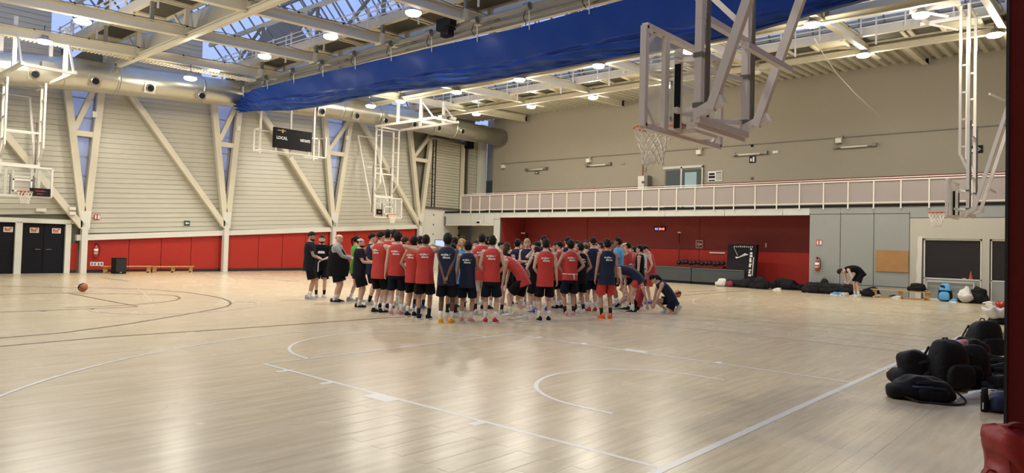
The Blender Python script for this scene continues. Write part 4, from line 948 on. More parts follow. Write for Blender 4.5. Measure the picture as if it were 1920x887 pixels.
# ---------------------------------------------------------------- recess equipment
xm = 25.6
ya, yb_, yc = atX(1200, 520, xm).y, atX(1296, 520, xm).y, atX(1396, 520, xm).y
def matblock(y0, y1, label, z1):
    t = thing('crash_mat', label, 'mat', (xm, (y0+y1)/2, 0))
    wb(MB().box(xm, xm+1.2, y1+.02, y0-.02, .12, z1), 'mat_body', M['matgrey'], t)
    wb(MB().box(xm+.02, xm+1.18, y1+.03, y0-.03, 0, .10), 'base', M['black'], t)
    wb(MB().beam((xm-.01, y0-.05, z1-.02), (xm-.01, y1+.05, z1-.02), .03, .03), 'edge_piping', M['steel'], t)
    return t
matblock(ya+1.2, yb_, 'left dark grey crash mat before the red recess', .78); matblock(yb_, yc, 'right dark grey crash mat reaching to the leaning black board', .76)
# frame with weights behind the mats
t = thing('ball_rack', 'low rack of dark balls on the mats against the red recess wall', 'rack', (26.5, 13.5, .8))
y0, y1 = atX(1268, 505, 26.4).y, atX(1357, 505, 26.4).y
wb(MB().box(26.3, 26.7, y1, y0, .78, .86), 'shelf', M['redseat'], t)
for k in range(12):
    y = y0+(y1-y0)*(k+.5)/12; MB().ell((26.45+.05*(k % 2), y, .98+.02*(k % 3)), (.12, .12, .12), 12, 8).build('dark_ball', M['balldark'], None, True, label='dark training ball, %s from the left on the rack in the red recess' % ('first second third fourth fifth sixth seventh eighth ninth tenth eleventh twelfth'.split()[k]), cat='ball', group='dark balls on the rack in the recess')
q = atX(1272, 520, 26.9); zt_ = atX(1274, 437, 26.9).z
t = thing('volleyball_post', 'slim dark red post standing behind the mats in the recess', 'post', (26.9, q.y, 0))
wb(MB().tube([(26.9, q.y, 0), (26.9, q.y, zt_)], .035, 10), 'pole', M['redseat'], t, True); wb(MB().box(26.86, 26.94, q.y-.07, q.y+.07, zt_, zt_+.06), 'cap', M['text'], t)
ga = atX(965, 437, 26.8); gb_ = atX(988, 437, 26.8)
t = thing('goal_frame', 'thin dark goal frame stored at the left end of the red recess', 'frame', (26.8, (ga.y+gb_.y)/2, 0))
for y in (ga.y, gb_.y): wb(MB().beam((26.8, y, 0), (26.8, y, ga.z), .08, .08), 'upright', M['black'], t)
wb(MB().beam((26.8, ga.y, ga.z), (26.8, gb_.y, ga.z), .08, .08), 'crossbar', M['redseat'], t)
wb(MB().beam((26.75, ga.y-.12, ga.z), (26.75, ga.y-.4, ga.z), .03, .05), 'white_mark', M['text'], t); wb(MB().beam((26.75, gb_.y+.12, ga.z), (26.75, gb_.y+.4, ga.z), .03, .05), 'white_mark', M['text'], t)
# leaning black board with white print
X5 = 25.7; y0 = atX(1361, 500, X5).y; y1 = atX(1415, 500, X5).y; zt_ = atX(1388, 458, X5).z
t = thing('padded_board', 'tall black padded board with white print leaning in the recess', 'board', (X5, (y0+y1)/2, 0))
wb(MB().poly([(X5-.1, y0, 0), (X5+.15, y0, 0), (X5+.45, y0, zt_), (X5+.2, y0, zt_)], y0-y1, (0, -1, 0)), 'board', M['black'], t)
lean = lambda z: X5-.1+.3*z/zt_-.012
def bp(dy, z, w, h): p = MB(); zz = zt_*z; p.box(lean(zz)-.003, lean(zz)+.006, y0-dy-w, y0-dy, zz, zz+h); return p
wdt = y0-y1
lt_ = MB()
for k in range(10):
    u = .22+k*.068; hh = [.055, .045, .05, .06, .05, .055, .05, .045, .05, .05][k]; y_ = y0-wdt*u
    lt_.box(lean(zt_*.95)-.006, lean(zt_*.95), y_-wdt*.035, y_-wdt*.005, zt_*.93, zt_*.93+hh*zt_*.5); 
    if k % 2: lt_.box(lean(zt_*.95)-.006, lean(zt_*.95), y_-wdt*.042, y_, zt_*.93+hh*zt_*.4, zt_*.93+hh*zt_*.55)
wb(lt_, 'lettering', M['text'], t, kind='stuff')
vt = MB()
for z, h_, w__ in ((.90, .04, .05), (.80, .05, .08), (.735, .05, .09), (.67, .045, .06), (.615, .05, .07), (.555, .03, .08), (.50, .05, .06), (.42, .03, .08), (.36, .045, .06), (.29, .05, .09)):
    zz = zt_*(z-.03); vt.box(lean(zz)-.012, lean(zz)+.01, y0-wdt*(.80+w__), y0-wdt*.80, zz, zz+h_*zt_)
for k in range(26): zz = zt_*(.28+k*.0165); vt.box(lean(zz)-.012, lean(zz)+.01, y0-wdt*.945, y0-wdt*.915, zz, zz+.011*zt_)
wb(vt, 'lettering', M['text'], t, kind='stuff')
sw = MB(); pl = [(.30, .70), (.34, .66), (.55, .72), (.62, .79), (.76, .76), (.60, .745), (.52, .735), (.42, .70)]
sw.poly([(lean(zt_*z)-.01, y0-wdt*u, zt_*z) for u, z in pl], .01, (-1, 0, 0)); wb(sw, 'white_figure', M['text'], t)
wb(MB().beam((lean(zt_*.9)-.01, y0-wdt*.22, zt_*.93), (lean(zt_*.74)-.01, y0-wdt*.38, zt_*.73), .03, .02), 'pale_stripe', M['alu'], t)
q = atX(1340, 474, 27.2); MB().box(27.15, 27.2, atX(1360, 474, 27.2).y, atX(1331, 474, 27.2).y, q.z-.03, q.z+.03).build('white_rail', M['paper'], None, label='short white rail fixed to the recess wall left of the leaning board', cat='rail')
# passage things
q = atX(873, 443, 27.5); MB().box(27.4, 27.55, q.y-.15, q.y+.15, q.z-.25, q.z+.25).build('wall_phone', M['steel'], None, label='small brown box on the passage wall under the gallery', cat='box')

# ---------------------------------------------------------------- dark red post at the right edge
pc = Vector((2.9, 0, 0)); 
def solve_y(px, X): 
    q = atX(px, 640, X); return q.y
yy = atX(1884, 640, 2.9).y
t = thing('padded_post', 'dark red post filling the right edge of the photo', 'post', (3.0, yy-.4, 0))
wb(MB().box(2.9, 3.35, yy-1.6, yy, 0, 9.6), 'shaft', M['redpost'], t)
wb(MB().box(2.88, 2.9, yy-.02, yy+.003, 0, 9.6), 'edge_strip', M['blackbase'], t)
w4 = MB().box(-12.2, 28.4, -6.2, -6, 0, 10).build('wall_back', M['lowbeige'], kind='structure')
w5 = MB().box(-12.2, -12, -6.2, 30, 0, 10).build('wall_front', M['lowbeige'], kind='structure')
MB().box(-12, 28, -6, -5.9, 0, 2).build('trim_10', M['redpad'], kind='structure')

# ---------------------------------------------------------------- bags, shoes, bottles
def noise3(p, s): return (sin(p.x*s+1.3)*cos(p.y*s*1.3+.4)+sin(p.z*s*1.7+p.x*s*.6)+cos(p.y*s*2.1-p.z*s*.9))/3
def blob(L, Wd, H, sq=.6, nz=.03, n=24, m=14, top=1.0, seed=0, sc=9, slope=0):
    mb = MB(); rs = []
    e = lambda c: math.copysign(abs(c)**sq, c)
    for k in range(m+1):
        th = -pi/2+pi*k/m; cz = e(sin(th)); cw = max(abs(cos(th))**sq, .03)
        w = cw*(1-(1-top)*(cz+1)/2); ring = []
        for j in range(n):
            a = 2*pi*j/n; p = Vector((L/2*w*e(cos(a)), Wd/2*w*e(sin(a)), H/2*(cz+1)))
            q = noise3(p+Vector((seed, seed*.7, 0)), sc)+.35*noise3(p+Vector((seed*.3, seed, 0)), sc*2.7); p *= 1+nz*3*q; p.z = max(0.0, p.z+nz*q*.3-slope*(p.x/L+.5)*p.z)
            ring.append(p)
        rs.append(ring)
    return mb.rings(rs)
bagn = [0]
RI = YAW-pi/2                       # a bag lying square to the view
def duffel(x, y, L, Wd, H, rz, label, z=0, m='bag', handles=True, pocket=None, accent=None, tilt=0, nz=.05, cat='bag', name='sports_bag'):
    q = at(x, y, 0)
    if q.x > 24.5 and q.y < 7.3: q = atX(x, y, 24.5)
    q.z = z; bagn[0] += 1; s = bagn[0]*1.7
    t = thing(name, label, cat, q[:], rz)
    blob(L, Wd, H, .62, nz, 30, 18, seed=s, top=.72, sc=8).build('body', M[m], t, True)
    if handles:
        for sg_ in (-1, 1):
            pts = [(L*.17*cos(a), sg_*(Wd*.30+.05*sin(a)), H*.80+.10*H*sin(a)-.0) for a in [pi*k/10 for k in range(11)]]
            mb = MB()
            for a, b in zip(pts[:-1], pts[1:]): mb.beam(a, b, .012, .03)
            mb.build('handle', M['strap'], t)
    blob(L*.42, Wd*.3, H*.55, .65, .05, 18, 10, seed=s+3).build('pocket', M[m], t, True).location = (L*.05, -Wd*.42, H*.06)
    blob(L*.30, Wd*.8, H*.62, .7, .06, 16, 10, seed=s+5).build('side_pocket', M[pocket or m], t, True).location = (-L*.42, 0, 0)
    if accent: mb = MB().tube([(-L*.25, -Wd*.50, H*.66), (0, -Wd*.54, H*.70), (L*.22, -Wd*.50, H*.62)], .012, 6); mb.build('accent_stripe', M[accent], t, True)
    mb = MB().tube(chai([(L*.42, 0, H*.5), (L*.56, -Wd*.3, .02), (L*.3, -Wd*.75, .012), (-L*.05, -Wd*.62, .012), (-L*.2, -Wd*.7, .012), (-L*.45, -Wd*.1, H*.3)]), .012, 6); mb.build('shoulder_strap', M['strap'], t)
    return t
def backpack(x, y, Wd, D, H, rz, label, z=0, m='bag', top=None, cat='backpack', lie=0):
    q = at(x, y, 0); q.z = z; bagn[0] += 1; s = bagn[0]*2.3
    t = thing('backpack', label, cat, q[:], rz)
    if lie: t.rotation_euler = (0, lie, rz)
    blob(Wd, D, H, .6, .02, seed=s, top=.7).build('body', M[m], t, True)
    blob(Wd*.75, D*.35, H*.5, .6, .02, 16, 8, seed=s+1, top=.85).build('front_pocket', M[top or m], t, True).location = (0, -D*.5, H*.06)
    if top: blob(Wd*.92, D*.95, H*.5, .6, .03, 18, 8, seed=s+2, top=.6).build('upper_part', M[top], t, True).location = (0, 0, H*.55)
    MB().tube([(-.05, D*.1, H*.96), (-.03, D*.1, H*1.06), (.03, D*.1, H*1.06), (.05, D*.1, H*.96)], .010, 6).build('carry_loop', M['strap'], t)
    for sg_ in (-1, 1): MB().tube([(sg_*Wd*.25, D*.35, H*.85), (sg_*Wd*.3, D*.6, H*.5), (sg_*Wd*.28, D*.4, H*.1)], .016, 6).build('shoulder_strap', M['strap'], t)
    return t
# pile at the right foreground
duffel(1735, 750, .72, .34, .25, RI-.25, 'black sports bag with a blue edge lying at the front left of the right-hand pile', pocket='bag', accent='bagnavy', nz=.07)
duffel(1725, 722, .66, .40, .36, RI+.1, 'black sports bag slumped behind the frontmost bag', nz=.08)
backpack(1776, 728, .56, .40, .58, RI+.2, 'tall black backpack with top loop in the middle of the right-hand pile')
duffel(1808, 722, .62, .42, .46, RI-.3, 'bulky black bag in the middle of the right-hand pile, right of the tall backpack', nz=.07)
duffel(1820, 688, .62, .40, .40, RI+.3, 'black bag behind the pile with a pink striped shirt on it', nz=.07)
backpack(1845, 668, .62, .42, .58, RI+.1, 'large upright black backpack at the rear of the right-hand pile')
duffel(1862, 697, .62, .30, .22, RI-.1, 'flat black bag lying right of the pile, near the dark red post', nz=.08)
duffel(1862, 722, .58, .34, .26, RI+.1, 'small black bag in front of the flat bag by the dark red post', nz=.08)
duffel(1883, 736, .46, .3, .22, RI, 'half-hidden black bag at the foot of the dark red post', nz=.07)
duffel(1898, 772, .50, .28, .22, RI+.1, 'navy and black bag behind the standing bottle', m='bagnavy', nz=.07)
q = at(1812, 700); blob(.22, .14, .10, .7, .05, seed=4).build('striped_shirt', mat('pink_striped_cloth', (.5, .25, .27), .9, var=.6, scale=40), None, True, label='pink and white striped shirt stuffed on the black pile', cat='clothing').location = (q.x-.02, q.y+.05, .38)
q = at(1822, 662); o = blob(.10, .05, .20, .6, .01, seed=2).build('white_pocket', M['paper'], None, True, label='white pouch on the side of the rear black backpack', cat='pouch'); o.location = (q.x-.32, q.y+.0, .24)
q = at(1735, 715); o = blob(.08, .05, .05, .8, .05, seed=9).build('tissue', M['paper'], None, True, label='small crumpled white tissue on the slumped bag', cat='tissue'); o.location = (q.x-.05, q.y-.1, .22)
def shoe_geo(L=.28, Wd=.10, H=.10, hi=0):
    up = MB(); rs = []
    for k in range(9):
        u = k/8; x = L*(u-.5); w = Wd/2*(.78+.25*sin(pi*min(1, u*1.1)))*(1 if u < .85 else (1-(u-.85)/.15*.45)); w *= (.8 if u == 0 else 1)
        h = H*(1.0 if u < .35 else 1-(u-.35)/.65*.55)+(hi if u < .3 else 0)
        rs.append([Vector((x, w*cos(a)*(1 if sin(a) < .3 else .72), .012+h*.5+h*.5*sin(a))) for a in [2*pi*j/12 for j in range(12)]])
    up.rings(rs)
    so = MB(); pts = []
    for k in range(9): u = k/8; x = L*(u-.5)*1.04; w = Wd/2*(.82+.28*sin(pi*min(1, u*1.1)))*(1 if u < .85 else (1-(u-.85)/.15*.4)); pts.append((x, w))
    so.poly([(x, -w, 0) for x, w in pts]+[(x, w, 0) for x, w in pts[::-1]], .028, (0, 0, 1))
    return up, so
def loose_shoe(x, y, rz, m, label, z=0, sole='paper', s=1.0):
    q = at(x, y); t = thing('sneaker', label, 'shoe', (q.x, q.y, z), rz); t.scale = (s, s, s)
    a, b = shoe_geo(); a.build('upper', M[m], t, True); b.build('sole', M[sole], t)
    MB().beam((-.1, -.03, .105), (-.1, .03, .105), .05, .004).build('opening', M['strap'], t)
    l = MB()
    for k in range(4): l.beam((-.03+k*.025, -.03, .105-k*.012), (-.02+k*.025, .03, .108-k*.012), .006)
    l.build('laces', M['net'], t); return t
loose_shoe(1822, 754, RI+pi+.1, 'whitecloth', 'white laced sneaker on the floor by the standing black bottle', s=1.1)
loose_shoe(1842, 746, RI+pi-.5, 'whitecloth', 'second white sneaker leaning behind the first, by the bottle', s=1.0)
q = at(1846, 772); t = thing('water_bottle', 'black water bottle standing by the white sneakers', 'bottle', q[:])
MB().lathe([(.033, 0), (.036, .02), (.036, .17), (.030, .19), (.030, .2)], 18).build('body', M['black'], t, True); MB().lathe([(.031, .2), (.031, .245), (.02, .25)], 18).build('cap', M['strap'], t, True)
MB().box(-.038, -.036, .004, .016, .03, .10).build('white_print', M['text'], t)
q = at(1868, 650); t = thing('cardboard_box', 'open cardboard box half hidden behind the dark red post', 'box', q[:], .3)
MB().box(-.2, .2, -.15, .15, 0, .28).build('carton', M['card'], t); MB().box(-.2, .2, -.3, -.15, .27, .28).build('flap', M['card'], t)
q = at(1868, 607); t = thing('white_shirt', 'crumpled white shirt on a dark bag at the right court edge', 'clothing', (q.x, q.y, .12)); blob(.6, .5, .30, 1.0, .10, 30, 16, seed=5, sc=14).build('cloth', M['whitecloth'], t, True)
duffel(1872, 606, .75, .4, .2, .4, 'dark bag under the crumpled white shirt', handles=False)
q = at(1878, 590); t = thing('red_cloth', 'small red cloth bundle behind the white shirt', 'clothing', (q.x, q.y, .12)); blob(.4, .3, .26, 1.0, .08, seed=8).build('cloth', M['red'], t, True)
# big red bag, lower right corner
q = at(1938, 925)
t = thing('red_sports_bag', 'large red sports bag in the lower right corner', 'bag', (q.x, q.y, 0), YAW-pi/2+.12)
bg_ = MB(); rs = []; Lb, Wb, Hb = .62, .34, .47; nn_ = 34
for k in range(23):
    u = k/22; z = Hb*u; ring = []
    e = lambda c, p=.42: math.copysign(abs(c)**p, c)
    pull = 1-.32*max(0, u-.45)**1.2
    for j in range(nn_):
        a = 2*pi*j/nn_; ca, sa = cos(a), sin(a); p = Vector((Lb/2*e(ca), Wb/2*e(sa)*pull, z))
        f_ = noise3(p*1.0+Vector((.3, .1, 0)), 13)*.024+.016*sin(z*30+a*2.5+p.x*14)*(sa < .2)+.013*sin(p.x*34+z*13)
        p += Vector((ca, sa, 0))*f_; p.z += .022*sin(p.x*11+.8)*u*u+(.02*abs(ca) if u > .7 else 0)-(.05*u*u if abs(ca) < .55 else 0)
        if k == 22: p = Vector((p.x*.93, p.y*.25, p.z+.004))
        ring.append(p)
    rs.append(ring)
bg_.rings(rs).build('body', M['redbag'], t, True)
em = MB(); ep = [(-.09, .235), (-.045, .325), (-.025, .318), (-.045, .262), (.03, .305), (.10, .318), (.10, .302), (.03, .285), (-.03, .24), (.04, .262), (.12, .285), (.12, .27), (.03, .235), (-.06, .222)]
em.poly([(x-.02, -Wb*.5-.006, z+.06) for x, z in ep[::-1]], .006, (0, -1, 0)); em.build('white_emblem', M['text'], t)
MB().tube([(-.30, -.10, .02), (-.295, -.13, .2), (-.29, -.06, .42), (-.22, -.02, .46), (-.1, -.02, .43), (0, -.03, .42)], .007, 6).build('piping', M['redseat'], t, True)
MB().tube([(-.10, -.175, .02), (-.12, -.178, .16), (-.16, -.165, .27), (-.2, -.12, .35)], .007, 6).build('piping', M['redseat'], t, True)
mb = MB(); hp = chai([(-.24, -.02, .455), (-.2, -.02, .49), (-.12, -.02, .492), (-.06, -.02, .45)])
for a, b in zip(hp[:-1], hp[1:]): mb.beam(a, b, .03, .012)
mb.build('carry_handle', M['redseat'], t)
mb = MB(); hp = chai([(-.31, .0, .16), (-.35, .0, .175), (-.385, .0, .15), (-.39, .0, .09), (-.37, .0, .04), (-.33, 0, .015)])
for a, b in zip(hp[:-1], hp[1:]): mb.beam(a, b, .04, .012)
mb.build('side_strap', M['redbag'], t)
# bags along the far right wall
wallbags = [(1352, 539, .42, .3, .30, 'whitecloth', 'white drawstring bag on the floor left of the black holdalls'), (1368, 540, .3, .25, .24, 'redseat', 'dark red shoe bag beside the white drawstring bag'), (1390, 541, 1.3, .4, .34, 'bag', 'long black holdall in front of the crash mat'), (1427, 544, .8, .4, .45, 'bag', 'black bag with white marks right of the leaning board'), (1473, 545, 1.1, .5, .48, 'bag', 'black bag left of the grey panels, second of the dark row'), (1495, 546, .7, .45, .30, 'bag', 'flat black bag at the right end of the red recess'),
(1526, 549, .8, .4, .38, 'bag', 'black bag at the foot of the first grey panel'), (1562, 553, .8, .4, .40, 'bag', 'black bag behind the blue shoes'), (1588, 554, .6, .4, .42, 'bag', 'black bag being opened by the bending person'), (1632, 557, .7, .4, .35, 'bag', 'black bag right of the bending person'), (1821, 569, .7, .4, .25, 'bag', 'flat black bag by the white cloth at the window'), (1835, 570, .6, .4, .55, 'bag', 'upright black bag beside the white pillar')]
for k, (x, y, L, Wd, H, m, lab) in enumerate(wallbags): duffel(x, y-2, L*1.1, Wd*.9, H*1.0, -pi/2+.1*sin(k*2.1), lab, m=m, handles=(H > .3), nz=.08)
backpack(1545.5, 550, .38, .28, .60, -pi/2, 'upright black backpack beside the fire extinguisher')
backpack(1772, 565, .50, .35, .62, -pi/2, 'blue and black backpack below the dark window', top='cyan')
q = at(1812, 568); o = blob(.7, .5, .46, 1.0, .10, 26, 14, seed=6, sc=12).build('white_cloth', M['whitecloth'], None, True, label='white cloth bundle on the floor beneath the dark window', cat='clothing'); o.location = (q.x, q.y, 0)
for (x, y, rz, m, lab) in [(1564, 553.5, 1.2, 'cyan', 'left blue sneaker before the grey panels'), (1573, 553.5, 1.6, 'cyan', 'right blue sneaker before the grey panels'), (1580, 554.5, 2.9, 'whitecloth', 'left white sneaker near the bending person'), (1586, 554.8, 2.9, 'whitecloth', 'right white sneaker near the bending person'), (1645, 557.5, 1.8, 'whitecloth', 'white sneaker right of the bending person'), (1672, 559, 1.0, 'bagnavy', 'blue sneaker at the left end of the bench'), (1681, 560, 1.4, 'whitecloth', 'white sneaker before the bench'), (1457, 545, 1.5, 'whitecloth', 'white sneaker between the dark bags in the recess'), (1787, 566.5, 1.0, 'cyan', 'blue sneaker right of the blue backpack'), (1852, 571, 1.3, 'whitecloth', 'black and white sneaker right of the pillar')]:
    loose_shoe(x, y, rz, m, lab, s=1.15)
a = at(1649, 558); b = at(1741, 566)
bench((24.35, at(1660, 560).y+.6, 0), (24.35, at(1728, 563).y-.3, 0), .25, 'low wooden bench at the foot of the grey panels', .32, 3)
o = duffel(1722, 562, .6, .35, .28, -1.4, 'black bag resting on the end of the wooden bench'); o.location = (24.35, at(1722, 562).y, .325)
q = atX(1821, 522, XR+.5); t = thing('traffic_cone', 'small orange cone behind the window glass', 'cone', (XR+.4, q.y, .80))
MB().lathe([(.07, 0), (.065, .02), (.012, .30), (.01, .31)], 16).build('cone', M['cone'], t, True); MB().box(-.1, .1, -.1, .1, -.01, .01).build('base', M['cone'], t)
q = atX(1809, 523, XR+.5); MB().lathe([(.09, .0), (.08, .03), (.05, .05), (.02, .06)], 14, (XR+.4, q.y, .80)).build('marker_disc', M['lime'], None, True, label='yellow-green marker disc stack beside the orange cone', cat='disc')
MB().box(XR+.1, XR+.8, .95, 3.03, .74, .795).build('window_shelf', M['fascia'], None, label='pale shelf behind the dark window', cat='shelf')
# balls
def ballobj(x, y, label, r=.12, rot=(.4, .3, .2)):
    q = at(x, y); t = thing('basketball', label, 'ball', (q.x, q.y, r)); t.rotation_euler = rot
    MB().ell((0, 0, 0), (r, r, r), 24, 16).build('skin', M['ball'], t, True)
    g = MB()
    for ax in range(3):
        pts = [(r*1.002*cos(2*pi*k/32), r*1.002*sin(2*pi*k/32), 0) for k in range(33)]
        if ax == 1: pts = [(p[0], 0, p[1]) for p in pts]
        if ax == 2: pts = [(p[0]*.95+(0), r*.42*(p[0]/r)**2*0+r*.3, p[1]*.95) for p in pts]
        g.tube(pts, .0045, 5, False)
    g.build('seams', M['black'], t)
    d = MB(); n = 10; rr_ = r*1.006
    for s_ in (0, pi):
        i0 = len(d.v)
        for u in range(n+1):
            for w_ in range(5):
                la = -pi/2+.25+(pi-.5)*u/n; lo = s_+(w_-2)*.16
                d.v.append((rr_*cos(la)*cos(lo), rr_*cos(la)*sin(lo), rr_*sin(la)))
        for u in range(n):
            for w_ in range(4): a_ = i0+u*5+w_; d.f.append((a_, a_+1, a_+6, a_+5))
    d.build('dark_panel', M['balldark'], t, True); return t
ballobj(155, 547, 'brown and black basketball lying alone on the left floor')
ballobj(1271, 557, 'brown and black basketball beside the crouching girl', rot=(1.2, .3, 1.0))

# ---------------------------------------------------------------- people
SK = {'fair': mat('skin_fair', (.60, .38, .275), .5, var=.04, scale=9), 'tan': mat('skin_tan', (.42, .235, .15), .5, var=.04, scale=9), 'brown': mat('skin_brown', (.13, .062, .035), .5), 'mid': mat('skin_mid', (.30, .16, .095), .5)}
HC = {'black': mat('hair_black', (.010, .008, .007), .55, bump=.6, scale=30, spec=.15), 'brown': mat('hair_brown', (.045, .024, .012), .6, bump=.6, scale=30, spec=.2), 'blond': mat('hair_blond', (.42, .25, .09), .6, var=.3, scale=25), 'grey': mat('hair_grey', (.22, .15, .09), .7), 'dark': mat('hair_dark_brown', (.016, .010, .007), .6, bump=.6, scale=30, spec=.15)}
CL = {'red': mat('red_jersey', (.45, .030, .021), .65, var=.10, scale=7, bump=.25), 'red2': mat('crimson_jersey', (.40, .028, .028), .65, var=.10, scale=7, bump=.25), 'navy': mat('navy_jersey', (.011, .016, .042), .7, spec=.25, var=.12, scale=7, bump=.25),
      'black': mat('black_cotton', (.006, .006, .008), .85, spec=.15, bump=.25, scale=9), 'charcoal': mat('charcoal_cotton', (.011, .012, .017), .85, spec=.15, bump=.2, scale=9), 'shorts': mat('dark_shorts', (.006, .007, .014), .8, spec=.15, bump=.3, scale=9), 'redshorts': mat('red_shorts', (.50, .030, .022), .6, bump=.3, scale=9),
      'green': M['green'], 'cyan': M['cyan'], 'grey': mat('grey_marl', (.26, .26, .26), .85, var=.1, scale=20), 'white': M['whitecloth'], 'navyshorts': mat('navy_shorts', (.006, .009, .020), .8, spec=.15, bump=.3, scale=9)}
SH = {'white': mat('white_leather', (.62, .60, .55), .5), 'black': M['black'], 'yellow': mat('yellow_shoe', (.72, .38, .04), .5), 'orange': mat('orange_shoe', (.78, .13, .02), .5), 'red': mat('red_shoe', (.50, .02, .02), .5), 'pink': mat('pink_shoe', (.60, .24, .24), .5), 'blue': mat('blue_shoe', (.04, .09, .38), .5), 'grey': mat('grey_shoe', (.30, .31, .32), .5), 'mint': mat('mint_shoe', (.42, .55, .50), .5), 'lime': M['lime']}
M['eye'] = mat('dark_iris', (.02, .012, .01), .3); M['lip'] = mat('lip', (.36, .12, .09), .5)
TOR = [(-.16, .066, .050), (-.06, .084, .062), (.08, .090, .066), (.28, .076, .056), (.50, .083, .060), (.70, .096, .066), (.84, .104, .062), (.93, .098, .052), (.99, .060, .044), (1.02, .044, .038)]
JER = [(-.20, .104, .084), (-.06, .103, .080), (.10, .101, .078), (.30, .094, .072), (.50, .096, .072), (.70, .104, .074), (.80, .106, .071), (.88, .101, .066), (.94, .088, .059), (.98, .072, .053), (1.01, .052, .046)]
def lerp3(tab, s):
    if s <= tab[0][0]: return tab[0][1:]
    for p, q in zip(tab[:-1], tab[1:]):
        if p[0] <= s <= q[0]: k = (s-p[0])/(q[0]-p[0]); return (p[1]+(q[1]-p[1])*k, p[2]+(q[2]-p[2])*k)
    return tab[-1][1:]
def ik(a, b, l1, l2, pole):
    d = b-a; L = d.length
    if L > (l1+l2)*.999: b = a+d*((l1+l2)*.999/L); d = b-a; L = d.length
    k = (l1*l1-l2*l2+L*L)/(2*L); h = sqrt(max(l1*l1-k*k, 0)); u = d/L; p = pole-u*pole.dot(u)
    p = p.normalized() if p.length > 1e-5 else Vector((1, 0, 0)); return a+u*k+p*h, b
ARM = {'down': ((.02, .150, .485), (-1, .4, 0)), 'back': ((-.085, .012, .505), (-.5, 1, .1)), 'hips': ((.035, .085, .575), (-.5, 1, .05)), 'hipsback': ((-.045, .085, .555), (-.9, 1, .0)),
       'fold': ((.115, -.045, .690), (.1, 1, -1.2)), 'front': ((.17, .03, .655), (-.3, .7, -1)), 'hold': ((.21, .05, .665), (-.3, .5, -1)), 'collar': ((.015, .125, .875), (.1, 1, .05)), 'head': ((.03, .045, .985), (.3, 1, .4)),
       'thumb': ((.13, .10, .80), (.1, .8, -1)), 'mouth': ((.085, .01, .88), (.3, .7, -1)), 'waist': ((.085, .06, .56), (-.6, 1, -.3)), 'belly': ((.11, .03, .63), (-.3, 1, -.5))}
allp = []
